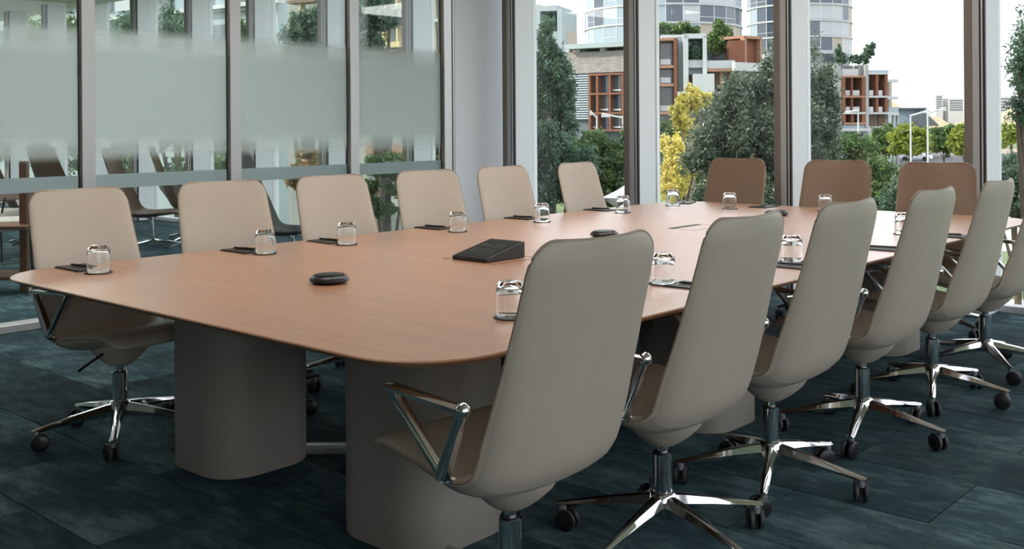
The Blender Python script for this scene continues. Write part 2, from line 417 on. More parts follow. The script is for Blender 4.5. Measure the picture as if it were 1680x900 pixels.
for k, (x, y) in enumerate(((-6.0, -0.6), (-10.0, -0.8), (-7.5, -3.8))):
    ceiling_lamp(x, y, 1.8, 1.8, ['added square fill lamp in the lounge nearest the partition', 'added square fill lamp deep in the lounge', 'added square fill lamp in the lounge away from the windows'][k], 'added fill lamps in the lounge', 'fill_lounge')

# ------------------------------------------------------------------ the table
TW, TL, TZ = 2.574/2, 5.088/2, .74
table = thing('conference_table', 'long oak conference table with rounded corners on paired taupe pedestals', 'table')
top = MB()
def outl(ins): return rrect(-TW+ins, TW-ins, -TL+ins, TL-ins, .27-ins*.5, 14)
P = [[(x, y, z) for x, y in outl(i)] for i, z in ((.05, TZ-.030), (.006, TZ-.010), (.0, TZ-.006), (.0, TZ-.003), (.003, TZ))]
top.rings(P[:4], M['tableedge'], caps=False)
top.rings(P[3:], M['tabletop'], caps=False)
n = len(P[0]); top.add(P[-1], [tuple(range(n))], M['tabletop']); top.add(P[0], [tuple(range(n-1, -1, -1))], M['tableedge'])
top.build('table_top', None, table, smooth=30)
ped_me = {}
for x0, x1 in ((-.71, -.255), (.36, .815)):
    for yc in (-1.885, -.20, 1.75):
        MB().prism(rrect(x0, x1, yc-.225, yc+.225, .15, 10), .004, TZ-.03).build('pedestal', M['pedestal'], table, smooth=30)
        MB().prism(rrect(x0+.012, x1-.012, yc-.213, yc+.213, .14, 8), 0, .004).build('pedestal_foot', M['darkslot'], table)
_o = MB().box(-.02, .62, -.03, .03, .012, .047).build('foot_rail', M['steel'], table, bevel=.006); _o.location = (-.42, -1.79, 0); _o.rotation_euler = (0, 0, math.radians(42))
MB().box(-.26, .37, -.26, -.14, .012, .045).build('foot_rail', M['steel'], table, bevel=.006)
for x in (-.48, .585): MB().box(x-.04, x+.04, -2.1, 2.1, TZ-.075, TZ-.031).build('support_beam', M['darkslot'], table)
MB().box(-.42, .52, -1.62, -.45, TZ-.30, TZ-.075).build('cable_tray', M['darkslot'], table)
def hatch(x0, x1, y0, y1):
    h = MB(); t = .004
    for a in ((x0, x1, y0, y0+t), (x0, x1, y1-t, y1), (x0, x0+t, y0, y1), (x1-t, x1, y0, y1)): h.box(a[0], a[1], a[2], a[3], TZ-.004, TZ+.0006)
    h.build('cable_hatch', M['darkslot'], table)
hatch(-.20, .115, -1.03, -.735); hatch(-.16, .02, .69, 1.01)
MB().box(-.16, -.12, .70, .99, TZ-.004, TZ+.0012).build('hatch_slot', M['darkslot'], table)

# ------------------------------------------------------------------ conference chair
def shell_parts():
    prof = spline([(.292, .448), (.278, .468), (.22, .484), (.11, .473), (.01, .452), (-.065, .438), (-.128, .442), (-.178, .470), (-.210, .522),
                   (-.240, .60), (-.271, .70), (-.299, .80), (-.325, .90), (-.344, .98), (-.360, 1.055)], 6)
    seg = np.linalg.norm(np.diff(prof, axis=0), axis=1); s = np.concatenate([[0], np.cumsum(seg)]); Ltot = s[-1]
    e = np.concatenate([[0, .003, .008, .016, .028, .045, .065], np.linspace(.09, Ltot-.10, 44), Ltot-np.array([.075, .055, .038, .024, .013, .006, .002, 0])])
    Y = np.interp(e, s, prof[:, 0]); Z = np.interp(e, s, prof[:, 1])
    T = np.stack([np.gradient(Y, e), np.gradient(Z, e)], 1); T /= np.linalg.norm(T, axis=1)[:, None]
    N = np.stack([T[:, 1], -T[:, 0]], 1)     # sitter side: for the seat up, for the back forward
    # orient to sitter side
    N = np.where((N[:, 1:2]*1.0+N[:, 0:1]*1.0) < 0, -N, N)
    hw = np.interp(e, [0, .15, .34, .50, .62, .80, 1.0, Ltot], [.236, .252, .260, .260, .256, .248, .238, .231])
    def rnd(d, r): d = np.minimum(d, r); return r-np.sqrt(np.maximum(r*r-(r-d)**2, 0))
    hw = hw-rnd(e, .055)-rnd(Ltot-e, .074)
    U = np.array([-1, -.985, -.95, -.88, -.75, -.5, -.25, 0, .25, .5, .75, .88, .95, .985, 1.0])
    wrap = np.interp(e, [0, .2, .45, .60, .9, Ltot], [.0, .008, .024, .040, .030, .024])   # edges curl towards the sitter
    th = np.interp(e, [0, .03, .1, .5, Ltot-.05, Ltot], [.014, .03, .044, .040, .024, .012])
    bulge = np.interp(e, [0, .06, .2, .36, .46, .60, .75], [0, .004, .020, .034, .026, .008, 0])
    def surf(side):
        out = np.zeros((len(e), len(U), 3))
        for j, u in enumerate(U):
            k = wrap*abs(u)**(np.interp(e, [0, .62, .9, Ltot], [2.2, 2.2, 1.8, 1.6]) if side > 0 else np.interp(e, [0, .62, .9, Ltot], [7, 7, 2.6, 1.6]))
            t = side*th*.5*math.sqrt(max(0, 1-abs(u)**10))*(1 if side < 0 else 1)
            x = hw*u
            if side < 0: t = t-bulge*(1-u*u)
            out[:, j, 0] = x; out[:, j, 1] = Y+N[:, 0]*(k+t); out[:, j, 2] = Z+N[:, 1]*(k+t)
        return out
    A, B = surf(1), surf(-1)
    cut = int(np.argmin(abs(e-.47)))
    def part(i0, i1, name):
        mb = MB(); nu = len(U); rows = range(i0, i1+1)
        rings = []
        for i in rows: rings.append(list(A[i])+list(B[i][::-1]))
        # caps: ring-wise quads so ends stay clean
        nR = len(rings); nn = 2*nu; f = []
        for i in range(nR-1):
            for j in range(nn):
                k = (j+1) % nn; f.append((i*nn+j, i*nn+k, (i+1)*nn+k, (i+1)*nn+j))
        for base, on in ((0, i0 == 0), ((nR-1)*nn, i1 == len(e)-1)):
            if on:
                for j in range(nu-1): f.append((base+j, base+j+1, base+nn-2-j, base+nn-1-j))
        mb.add([q for r in rings for q in r], f)
        me = mb.mesh(name, M['leather']); me.polygons.foreach_set('use_smooth', [True]*len(me.polygons)); return me
    seat, back = part(0, cut, 'seat'), part(cut, len(e)-1, 'backrest')
    mid = (A+B)/2
    def edge(i0, i1, closed_end):
        pts = [mid[i, 0] for i in range(i0, i1+1)]
        if closed_end == 'top': pts += [mid[i1, j] for j in range(1, len(U))]+[mid[i, -1] for i in range(i1-1, i0-1, -1)]
        else: pts = [mid[i, 0] for i in range(i1, i0-1, -1)]+[mid[i0, j] for j in range(1, len(U))]+[mid[i, -1] for i in range(i0+1, i1+1)]
        return MB().tube(pts, .0042, 6).mesh('piping', M['piping'], smooth=60)
    return seat, back, edge(cut, len(e)-1, 'top'), edge(0, cut, 'front')
SEAT, BACK, PIPE_B, PIPE_S = shell_parts()
CUP = MB()
rr = []
for rx, ry, yc, z in ((.036, .036, -.02, .314), (.046, .046, -.02, .318), (.066, .068, -.02, .332), (.088, .092, -.022, .352), (.110, .118, -.024, .378), (.125, .135, -.024, .405), (.130, .14, -.024, .425)):
    rr.append([(rx*math.cos(2*math.pi*k/28), yc+ry*math.sin(2*math.pi*k/28), z) for k in range(28)])
CUP.rings(rr); CUP = CUP.mesh('under_seat_cup', M['leather'], smooth=60)
COLM = MB(); COLM.lathe([(.031, .155), (.031, .285)], 20, M['chrome']); COLM.lathe([(.027, .285), (.027, .292)], 20, M['black']); COLM.lathe([(.018, .292), (.018, .33)], 16, M['chrome'])
COLM = COLM.mesh('gas_column', None, smooth=40)
HUB = MB().lathe([(.034, .100), (.044, .108), (.047, .135), (.040, .160), (.032, .166)], 20).mesh('base_hub', M['chrome'], smooth=40)
LEVER = MB().tube([(.10, .02, .385), (.17, .03, .36), (.225, .04, .338)], [.006, .006, .007], 8).mesh('tilt_lever', M['black'], smooth=40)
def leg_mesh():
    R = []
    for r, w_, zt, zb in ((.02, .030, .158, .100), (.06, .027, .154, .102), (.16, .0215, .135, .096), (.27, .0165, .110, .086), (.335, .0145, .096, .078), (.352, .010, .093, .079)):
        zm = zb+(zt-zb)*.45
        R.append([(r, -w_*.55, zb), (r, w_*.55, zb), (r, w_, zm), (r, w_*.55, zt-.004), (r, 0, zt), (r, -w_*.55, zt-.004), (r, -w_, zm)])
    return MB().rings(R).mesh('base_leg', M['chrome'], smooth=35)
LEG = leg_mesh()
STEM = MB().lathe([(.012, .058), (.0125, .080)], 12, c=(.333, 0)).mesh('caster_stem', M['castergrey'], smooth=40)
def wheel_mesh():
    m = MB(); prof = [(.006, 0), (.031, 0), (.035, .003), (.0365, .009), (.035, .015), (.028, .0185), (.006, .0185)]
    R = [[(r*math.cos(2*math.pi*k/20), y, r*math.sin(2*math.pi*k/20)) for k in range(20)] for r, y in prof]
    m.rings(R[:3], M['black']); m.rings(R[2:5], M['rubber'], caps=False); m.rings(R[4:], M['black']); return m.mesh('caster_wheel', None, smooth=35)
WHEEL = wheel_mesh()
FORK = MB().box(-.012, .012, -.004, .004, .022, .062).mesh('caster_fork', M['black'], bevel=.002, seg=1)
def arm_mesh(s):
    m = MB(); x = s*.295
    A_, B_, C_ = Vector((x+s*.004, .110, .668)), Vector((x+s*.004, -.165, .656)), Vector((x-s*.010, -.075, .478))
    def bar(p, q, w0, w1, t0, t1, sub=6):
        R = []
        for k in range(sub+1):
            t = k/sub; c = p.lerp(q, t); d = (q-p).normalized(); side = Vector((1, 0, 0)); nrm = d.cross(side).normalized()
            w_ = w0+(w1-w0)*t; th = t0+(t1-t0)*t
            R.append([c+side*a*w_+nrm*b*th for a, b in ((-1, -.5), (-.6, -1), (.6, -1), (1, -.5), (1, .5), (.6, 1), (-.6, 1), (-1, .5))])
        m.rings(R)
    bar(A_, B_, .024, .019, .008, .010); bar(A_, C_, .020, .013, .0075, .010); bar(B_, C_, .015, .018, .011, .019)
    for c, r in ((A_, .0150), (B_, .0200), (C_, .017)):
        m.add(*ball(c, r))
    bar(C_+Vector((0, .01, -.006)), Vector((s*.20, -.11, .432)), .012, .008, .011, .006)
    bar(C_+Vector((0, .0, -.010)), Vector((s*.12, -.04, .415)), .014, .016, .008, .008)
    return m.mesh('armrest', M['chrome'], smooth=45)
def ball(c, r, n=12):
    v = []; f = []
    for i in range(7):
        a = math.pi*i/6
        for j in range(n): v.append((c[0]+r*math.sin(a)*math.cos(2*math.pi*j/n)*.95, c[1]+r*math.sin(a)*math.sin(2*math.pi*j/n), c[2]+r*math.cos(a)))
    for i in range(6):
        for j in range(n): f.append((i*n+j, i*n+(j+1) % n, (i+1)*n+(j+1) % n, (i+1)*n+j))
    return v, f
ARMS = [arm_mesh(-1), arm_mesh(1)]
def shaded_copy(me):
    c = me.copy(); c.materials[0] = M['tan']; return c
SHADED = {}
def conference_chair(x, y, rz, star, label, group, rolls, tan=False):  # tan: leather copy with the backlit shade in its colour
    t = thing('conference_chair', label, 'chair', (x, y, 0), math.radians(rz), group)
    if tan and not SHADED: SHADED.update(back=shaded_copy(BACK), seat=shaded_copy(SEAT), cup=shaded_copy(CUP))
    b = link('backrest', SHADED['back'] if tan else BACK, t); link('piping', PIPE_B, b)
    s = link('seat', SHADED['seat'] if tan else SEAT, t); link('piping', PIPE_S, s)
    for a in ARMS: link('armrest', a, t)
    link('under_seat_cup', SHADED['cup'] if tan else CUP, t); link('tilt_lever', LEVER, t); link('gas_column', COLM, t, (0, -.02, 0)); link('base_hub', HUB, t, (0, -.02, 0))
    for k in range(5):
        l = link('base_leg', LEG, t, (0, -.02, 0), (0, 0, math.radians(star-rz+72*k)))
        link('caster_stem', STEM, l)
        a = math.radians(rolls+k*47)
        for s_ in (-1, 1):
            off = .007
            c = (.333+.016*math.cos(a)-math.sin(a)*off*s_, .016*math.sin(a)+math.cos(a)*off*s_, .0365)
            link('caster_wheel', WHEEL, l, c, (0, 0, a if s_ > 0 else a+math.pi))
        link('caster_fork', FORK, l, (.333+.008*math.cos(a), .008*math.sin(a), 0), (0, 0, a))
    return t
ordn = ['first', 'second', 'third', 'fourth', 'fifth', 'sixth']
for k, (x, y, r, st) in enumerate([(-1.10, -2.065, -85, 40), (-1.11, -1.39, -96, 10), (-1.11, -.68, -92, 25), (-1.11, .02, -95, 36), (-1.11, .71, -91, 5), (-1.11, 1.51, -86, 30)]):
    conference_chair(x, y, r, st, 'beige leather conference chair, %s from the near end on the partition side' % ordn[k], 'chairs on the partition side of the table', 20+k*31)
for k, (x, y, r, st) in enumerate([(1.24, -2.20, 87, 20), (1.24, -1.478, 90, 58), (1.24, -.77, 89, 6), (1.24, .036, 89, -2), (1.24, .835, 90, 2), (1.24, 1.60, 92, 20)]):
    conference_chair(x, y, r, st, 'beige leather conference chair seen from behind, %s from the near end' % ordn[k], 'chairs with their backs to the camera', 35+k*40)
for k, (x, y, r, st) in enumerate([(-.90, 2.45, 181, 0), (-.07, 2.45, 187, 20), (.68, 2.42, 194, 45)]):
    conference_chair(x, y, r, st, 'shade-darkened beige leather conference chair at the far table end by the windows, %s of three' % ['leftmost', 'middle', 'rightmost'][k], 'chairs at the far end of the table', 60+k*50, True)

# ------------------------------------------------------------------ things on the table
def tumbler_mesh():
    prof = [(.0440, 0), (.0455, .002), (.0465, .02), (.0460, .07), (.0430, .095), (.0380, .106), (.030, .110), (.012, .1095), (.001, .109),
            (.001, .096), (.020, .095), (.033, .092), (.0405, .085), (.0440, .065), (.0449, .02), (.0438, .002)]
    n = 28; R = [[(r*math.cos(2*math.pi*k/n), r*math.sin(2*math.pi*k/n), z) for k in range(n)] for r, z in prof]
    m = MB(); m.rings(R+[R[0]], caps=False); return m.mesh('tumbler', M['tumbler'], smooth=50)
TUMB = tumbler_mesh(); COAST = MB().lathe([(.053, 0), (.055, .001), (.055, .003), (.053, .004)], 28).mesh('coaster', M['coaster'], smooth=30)
G = [(-.965, -2.235, 'nearest the table corner on the partition side'), (-.964, -1.433, 'second along the partition side'), (-.957, -.957, 'third along the partition side'),
     (-.961, -.174, 'fourth along the partition side'), (-.966, .551, 'fifth along the partition side'), (-.961, 1.373, 'sixth along the partition side'),
     (-1.04, 2.09, 'at the far left corner of the table'), (-.555, 2.053, 'in front of the leftmost far-end chair'), (.043, 2.258, 'in front of the middle far-end chair'),
     (.982, -1.886, 'beside the nearest chair back'), (.964, -1.026, 'between the first and second chair backs'), (1.042, -.169, 'between the second and third chair backs'),
     (.985, 1.196, 'left of the fourth chair back')]
for x, y, d in G:
    tag(link('coaster', COAST, None, (x, y, TZ)), 'dark round coaster under the tumbler '+d, 'coaster', 'coasters on the table')
    tag(link('tumbler', TUMB, None, (x, y, TZ+.0042)), 'upturned clear glass tumbler '+d, 'tumbler', 'tumblers on the table')
fm = MB().box(-.07, .07, -.105, .105, 0, .003).mesh('cover', M['folder'], bevel=.001, seg=1)
fm2 = MB().box(-.066, .066, -.101, .101, .003, .007).mesh('pad', M['folder'], bevel=.001, seg=1)
penm = MB().tube([(-.0, -.07, .0115), (.0, .06, .0115), (0, .072, .0115)], [.0045, .0045, .002], 8).mesh('pen', M['black'], smooth=40)
pclip = MB().box(-.0015, .0015, -.07, -.035, .0155, .017).mesh('pen_clip', M['chrome'])
FO = [(-1.155, -2.215, -90, 'by the first chair on the partition side'), (-1.135, -1.43, -90, 'by the second chair on the partition side'), (-1.13, -.93, -92, 'by the third chair on the partition side'),
      (-1.21, -.11, -90, 'by the fourth chair on the partition side'), (-1.215, .66, -88, 'by the fifth chair on the partition side'), (-1.20, 1.45, -90, 'by the sixth chair on the partition side'),
      (1.10, -1.01, 90, 'behind the second chair back'), (1.12, -.30, 90, 'behind the third chair back'), (1.15, .50, 90, 'behind the fourth chair back'), (1.19, 1.24, 90, 'behind the fifth chair back'),
      (-.46, 2.36, 180, 'by the leftmost far-end chair'), (-1.10, 2.33, 200, 'at the far left table corner')]
for x, y, r, d in FO:
    t = thing('notebook', 'black notebook lying on the table '+d, 'notebook', (x, y, TZ), math.radians(r), 'notebooks on the table')
    link('cover', fm, t); link('pad', fm2, t)
    p = thing('pen', 'black pen on the notebook '+d, 'pen', (x, y, TZ+.0008), math.radians(r+8), 'pens on the notebooks')
    link('barrel', penm, p); link('pen_clip', pclip, p)
def puck(x, y, label):
    t = thing('conference_microphone', label, 'microphone', (x, y, TZ), 0, 'table microphones')
    MB().lathe([(.052, 0), (.060, .002), (.062, .006), (.058, .010)], 32).build('base', M['black'], t, smooth=40)
    MB().lathe([(.071, .008), (.075, .012), (.075, .016), (.068, .026), (.050, .034), (.030, .036), (.004, .0365)], 36).build('housing', M['bezel'], t, smooth=60)
    MB().lathe([(.056, .0315), (.058, .033), (.055, .0335), (.050, .0345)], 36).build('ring', M['black'], t, smooth=60)
puck(-.02, -1.80, 'black round table microphone nearest the near table end'); puck(-.07, 1.80, 'black round table microphone near the far table end'); puck(-.17, .12, 'black round table microphone half hidden behind the nearest chair back')
t = thing('touch_panel', 'black wedge touch panel on the table centre', 'touch panel', (-.045, -.895, TZ), 0)
def wedge(x0, x1, y0, y1, zf, zb, off=0, th=None):
    f0, f1 = zf+off, zb+off
    bz = (0, 0) if th is None else (f0-th, f1-th)
    return [(x0, y0, bz[0]), (x1, y0, bz[0]), (x1, y1, bz[1]), (x0, y1, bz[1]), (x0, y0, f0), (x1, y0, f0), (x1, y1, f1), (x0, y1, f1)]
BF = [(0, 3, 2, 1), (4, 5, 6, 7), (0, 1, 5, 4), (1, 2, 6, 5), (2, 3, 7, 6), (3, 0, 4, 7)]
MB().add(wedge(-.105, .105, -.125, .125, .018, .072), BF).build('body', M['bezel'], t, bevel=.005)
sc = MB().add(wedge(-.092, .092, -.108, .108, .0223, .0692, .0006, .003), BF).build('screen', M['screen'], t)
zf = lambda yy: .0223+(yy+.108)/.216*.0469+.0009
for i in range(4):
    for j in range(2):
        x = -.07+i*.038; y = -.05+j*.06
        MB().add(wedge(x, x+.028, y, y+.04, zf(y), zf(y+.04), 0, .0006), BF).build('screen_tile', M['icon'], sc)

# ------------------------------------------------------------------ pixel helpers for the surroundings
def ray(px, py): return FW*FPX+RV*(px-840)-UV*(py-450-SY)
def O(px, py, D): return CAM+ray(px, py)*(D/FPX)
def on_z(px, py, z): d = ray(px, py); return CAM+d*((z-CAM[2])/d[2])
GZ = -4.3     # street level

# ------------------------------------------------------------------ lounge beyond the partition
def lounge_shell(name, m):
    prof = spline([(.36, .36), (.32, .385), (.15, .365), (0, .345), (-.14, .345), (-.22, .385), (-.27, .46), (-.33, .62), (-.41, .82), (-.47, 1.0), (-.495, 1.09)], 5)
    s = np.concatenate([[0], np.cumsum(np.linalg.norm(np.diff(prof, axis=0), axis=1))]); L = s[-1]
    e = np.concatenate([[0, .01, .03, .06], np.linspace(.1, L-.1, 30), L-np.array([.07, .04, .02, .006, 0])])
    Y = np.interp(e, s, prof[:, 0]); Z = np.interp(e, s, prof[:, 1])
    T = np.stack([np.gradient(Y, e), np.gradient(Z, e)], 1); T /= np.linalg.norm(T, axis=1)[:, None]
    N = np.stack([T[:, 1], -T[:, 0]], 1); N = np.where((N[:, 1:2]+N[:, 0:1]) < 0, -N, N)
    hw = np.interp(e, [0, .3, .6, 1.0, L], [.27, .31, .33, .30, .27])
    rnd = lambda d, r: r-np.sqrt(np.maximum(r*r-(r-np.minimum(d, r))**2, 0))
    hw = hw-rnd(e, .06)-rnd(L-e, .07)
    U = np.array([-1, -.97, -.85, -.6, -.3, 0, .3, .6, .85, .97, 1]); mb = MB(); R = []
    for i in range(len(e)):
        ring = []
        for side, us in ((1, U), (-1, U[::-1])):
            for u in us:
                k = .07*abs(u)**2.2*np.interp(e[i], [0, .3, .7, L], [.1, .5, 1, .6])+side*.016*math.sqrt(max(0, 1-abs(u)**8))
                ring.append((hw[i]*u, Y[i]+N[i, 0]*k, Z[i]+N[i, 1]*k))
        R.append(ring)
    mb.rings(R); return mb.mesh(name, m, smooth=60)
LSH = {k: lounge_shell('shell', M[k]) for k in ('brown', 'charcoal')}
LB = MB(); LB.lathe([(.028, .05), (.026, .30), (.06, .33)], 16)
for k in range(4):
    a = math.radians(45+90*k); LB.tube([(0, 0, .075), (.18*math.cos(a), .18*math.sin(a), .05), (.36*math.cos(a), .36*math.sin(a), .014)], [.022, .018, .014], 8)
LB = LB.mesh('star_base', M['chrome'], smooth=40)
def lounge_chair(px, D, rz, kind, label):
    q = O(px, 300, D)
    t = thing('lounge_chair', label, 'lounge chair', (q[0], q[1], 0), math.radians(rz), 'lounge chairs beyond the partition')
    link('shell', LSH[kind], t); link('star_base', LB, t)
lounge_chair(248, 11.6, -42, 'brown', 'brown lounge chair beyond the glass between the first two partition side chairs')
lounge_chair(58, 12.0, -20, 'brown', 'brown lounge chair beyond the glass above the table corner, farthest left')
lounge_chair(112, 14.2, 15, 'brown', 'brown lounge chair beyond the glass half behind the first mullion')
lounge_chair(318, 12.4, -25, 'brown', 'brown lounge chair beyond the glass close to the second mullion')
lounge_chair(478, 9.6, -48, 'charcoal', 'charcoal lounge chair beyond the glass between the second and third partition side chairs')
# wooden stand and cream chair at the left edge
q = on_z(41, 478, 0)
t = thing('shelf_stand', 'walnut shelf stand beyond the glass at the left picture edge', 'shelf', (q[0], q[1], 0), math.radians(42))
MB().box(-.03, .03, -.03, .03, 0, 1.06).build('post', M['walnut'], t, bevel=.004)
MB().box(-.85, -.79, -.03, .03, 0, 1.06).build('post', M['walnut'], t, bevel=.004)
for z in (.52, .12): MB().box(-.86, .10, -.20, .20, z, z+.03).build('shelf', M['walnut'], t, bevel=.004)
def cream_chair(px, D, rz, label):
    q = O(px, 300, D); t = thing('upholstered_chair', label, 'chair', (q[0], q[1], 0), math.radians(rz), 'cream chairs beyond the partition')
    MB().prism(rrect(-.25, .25, -.24, .24, .09), .40, .50).build('seat', M['cream'], t, bevel=.025, smooth=40)
    bk = MB().rings([[(x, -.22-.02*abs(z-.7)-(.05 if s < 0 else 0)+.25*x*x*2, z) for s, x in [(1, a) for a in (-.24, -.12, 0, .12, .24)]+[(-1, a) for a in (.24, .12, 0, -.12, -.24)]] for z in (.60, .63, .70, .77, .80)])
    bk.build('backrest', M['rose'], t, bevel=.012, smooth=50)
    for x in (-.2, .2):
        for y in (-.2, .2): MB().tube([(x, y, .42), (x*1.12, y*1.12, 0)], .011, 8).build('leg', M['black'], t, smooth=40)
        MB().tube([(x*1.02, -.2, .42), (x*1.05, -.25, .64)], .010, 8).build('back_post', M['black'], t, smooth=40)
cream_chair(14, 9.6, 150, 'cream upholstered chair with rose back beyond the glass behind the shelf stand')
cream_chair(-14, 10.6, 130, 'cream upholstered chair cut by the left picture edge beyond the glass')

# ------------------------------------------------------------------ outside: ground
def ground(name, pts, m, z, label):
    mb = MB(); mb.prism([(a, b) for a, b in pts], z-.15, z); o = mb.build(name, m); o['kind'] = 'structure'; o['label'] = label; return o
ground('lawn', [(-900, -300), (900, -300), (900, 1500), (-900, 1500)], M['grass'], GZ, 'green lawn outside below the windows')
def strip(name, px0, px1, py0, py1, m, dz, label):
    a = [on_z(px0, py0, GZ), on_z(px1, py0, GZ), on_z(px1, py1, GZ), on_z(px0, py1, GZ)]
    ground(name, [(q[0], q[1]) for q in a], m, GZ+dz, label)
strip('paving', 1380, 2100, 492, 560, M['paving'], .02, 'pale paving at the foot of the facade')
strip('paving', 1400, 2100, 350, 412, M['paving'], .02, 'pale paved path beyond the lawn')
strip('road', 1100, 2300, 252, 275, M['road'], .02, 'street in front of the flats')
strip('sunlit_path', 1380, 2300, 275, 292, M['sand'], .03, 'sunlit sandy path beside the street')
strip('sunlit_path', 1450, 2400, 244, 252, M['sand'], .03, 'sunlit ground beyond the street')
strip('paving', 300, 760, 300, 318, M['paving'], .02, 'pale path seen through the partition')

# ------------------------------------------------------------------ outside: buildings
class Face:
    def __init__(s, px, D, yaw):
        a = math.radians(yaw); s.o = O(px, 203, D); s.o = np.array([s.o[0], s.o[1], 0])
        s.ex = RH*math.cos(a)+FW*math.sin(a); s.ey = -RH*math.sin(a)+FW*math.cos(a)
        s.ang = math.atan2(s.ex[1], s.ex[0])
    def at(s, px, py, d=0):
        r = ray(px, py); t = ((s.o+s.ey*d-CAM)@s.ey)/(r@s.ey); q = CAM+r*t
        return (q-s.o)@s.ex, q[2]
    def root(s, name, label, cat): return thing(name, label, cat, (s.o[0], s.o[1], GZ), s.ang)
    def rect(s, px0, py0, px1, py1, d0, d1, m, name, parent, mb=None, bevel=0):
        pm = (px0+px1)/2
        x0 = s.at(px0, py0, d0)[0]; x1 = s.at(px1, py0, d0)[0]; z1 = s.at(pm, py0, d0)[1]-GZ; z0 = s.at(pm, py1, d0)[1]-GZ
        if py1 > 900: z0 = 0
        if mb is not None: return mb.box(x0, x1, d0, d1, z0, z1, m)
        return MB().box(x0, x1, d0, d1, z0, z1).build(name, m, parent, bevel=bevel)

def tower(px, rpx, D, py_slab, py_bottom, n, seed, label, arc=(-100, 100), up=5, storey=2.95):
    S = D/FPX; rad = rpx*S; c = O(px, 203, D+rad)
    rs = random.Random(seed); dn = D
    zs = 1.336-(py_slab-(203-(px-840)*.007))*S
    zb = 1.336-(py_bottom-(203-(px-840)*.007))*S
    t = thing('apartment_tower', label, 'tower', (c[0], c[1], GZ), math.atan2(-FW[1], -FW[0]))   # local +x looks to the camera
    k0 = math.floor((zb-zs)/storey)
    tops = zs+storey*up
    MB().lathe([(rad-.6, zb-GZ), (rad-.6, tops-GZ)], 48).build('core', M['bglass2'], t)
    step = 360/n; wd = 2*rad*math.tan(math.radians(step/2))
    mk = {}
    for nm in ('bglass', 'bpale', 'blind', 'bglass2', 'curtain', 'bbrown'):
        mk[nm] = MB().box(-.08, .0, -wd/2+.07, wd/2-.07, .22, storey-.12).mesh('window_pane', M[nm])
    sub = MB().box(-.05, .05, -wd/2+.07, wd/2-.07, .9, .97).mesh('transom', M['silver'])
    for k in range(k0, up):
        z = zs+k*storey
        if z+storey < zb+.5: continue
        MB().lathe([(rad-.5, z-.16-GZ), (rad+.25, z-.16-GZ), (rad+.25, z+.16-GZ), (rad-.5, z+.16-GZ)], 60).build('floor_slab', M['bwhite'], t)
        last = 'bglass'
        for j in range(n):
            a = j*step
            aa = (a+180) % 360-180
            if not arc[0] <= aa <= arc[1]: continue
            if rs.random() < .45: last = rs.choice(['bglass', 'bglass', 'bpale', 'blind', 'blind', 'bpale', 'curtain', 'bpale', 'blind' if seed == 9 else 'bbrown'])
            ar = math.radians(a)
            w_ = link('window_pane', mk[last], t, (rad*math.cos(ar), rad*math.sin(ar), z-GZ), (0, 0, ar))
            if rs.random() < .4: link('transom', sub, w_)
    mul = MB().box(-.05, .12, -.055, .055, 0, tops-zb).mesh('mullion', M['silver'])
    for j in range(n):
        a = (j+.5)*step; aa = (a+180) % 360-180
        if arc[0] <= aa <= arc[1]:
            ar = math.radians(a); link('mullion', mul, t, (rad*math.cos(ar), rad*math.sin(ar), zb-GZ), (0, 0, ar))
tower(1088, 136, 165, 37, 90, 30, 3, 'broad round glass apartment tower with white floor rings, behind the planted terraces', (-95, 95))
tower(1312, 86, 190, 33, 100, 24, 9, 'narrower round apartment tower rising above the flats with rust frames', (-98, 98))

# grey portal building
F = Face(925, 120, -20); r = F.root('portal_building', 'tall blue grey portal frame building at the left of the skyline', 'building')
F.rect(872, 8, 886, 999, 0, 6, M['bluegrey'], 'pier', r); F.rect(914, 14, 922, 999, 0, 6, M['bluegrey'], 'pier', r)
F.rect(886, 9, 914, 18, 0, 6, M['bluegrey'], 'lintel', r); F.rect(886, 52, 914, 999, .5, 6, M['bluegrey'], 'wall', r)
F.rect(886, 18, 914, 30, 4.5, 5.2, M['bluegrey'], 'rear_lintel', r); F.rect(907, 18, 914, 52, 4.0, 5.2, M['bluegrey'], 'rear_pier', r)
for k, (a, b) in enumerate(((890, 899), (902, 911))):
    w_ = F.rect(a, 82, b, 104, .42, .55, M['bglass2'], 'window', r)
F.rect(923, 50, 931, 999, 2, 6, M['curtain'], 'chimney_stack', r)

# stone and rust podium (left)
F = Face(1023, 112, -34); r = F.root('podium_block', 'stone clad podium with rust window grid below the round tower', 'building')
F.rect(934, 84, 1034, 119, 0, 5, M['stone'], 'stone_wall', r)
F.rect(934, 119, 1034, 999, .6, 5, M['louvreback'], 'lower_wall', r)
F.rect(926, 70, 1034, 78, -1, 5, M['bluegrey'], 'roof_slab', r)
for a, b in ((928, 934), (945, 951), (984, 992), (1026, 1034)): F.rect(a, 78, b, 85, .2, .9, M['bwhite'], 'column', r)
F.rect(934, 78, 1040, 84, 3, 4, M['bbrown'], 'shadow_gap', r)
for k in range(20): F.rect(934, 119+k*3.9, 966, 121.2+k*3.9, .1, .5, M['louvre'], 'louvre_slat', r)
for xs in (965, 977.5, 998, 1019): F.rect(xs, 121, xs+3.4, 216, -.6, .5, M['rust'], 'frame_post', r)
for ys in (120, 152, 184, 212): F.rect(965, ys, 1024, ys+3.2, -.65, .5, M['rust'], 'frame_rail', r)
for i, (a, b) in enumerate(((969, 977), (981.5, 997.5), (1001.5, 1018.5))):
    for j, (c, d) in enumerate(((124, 151.5), (155.5, 183.5), (187.5, 212))):
        w_ = F.rect(a, c, b, d, .3, .45, M['bglass' if (i+j) % 2 else 'bglass2'], 'window', r)
        if i == 2 or (i+j) == 2: F.rect(a, d-5, b, d-2.5, -.1, .0, M['silver'], 'balustrade', r)

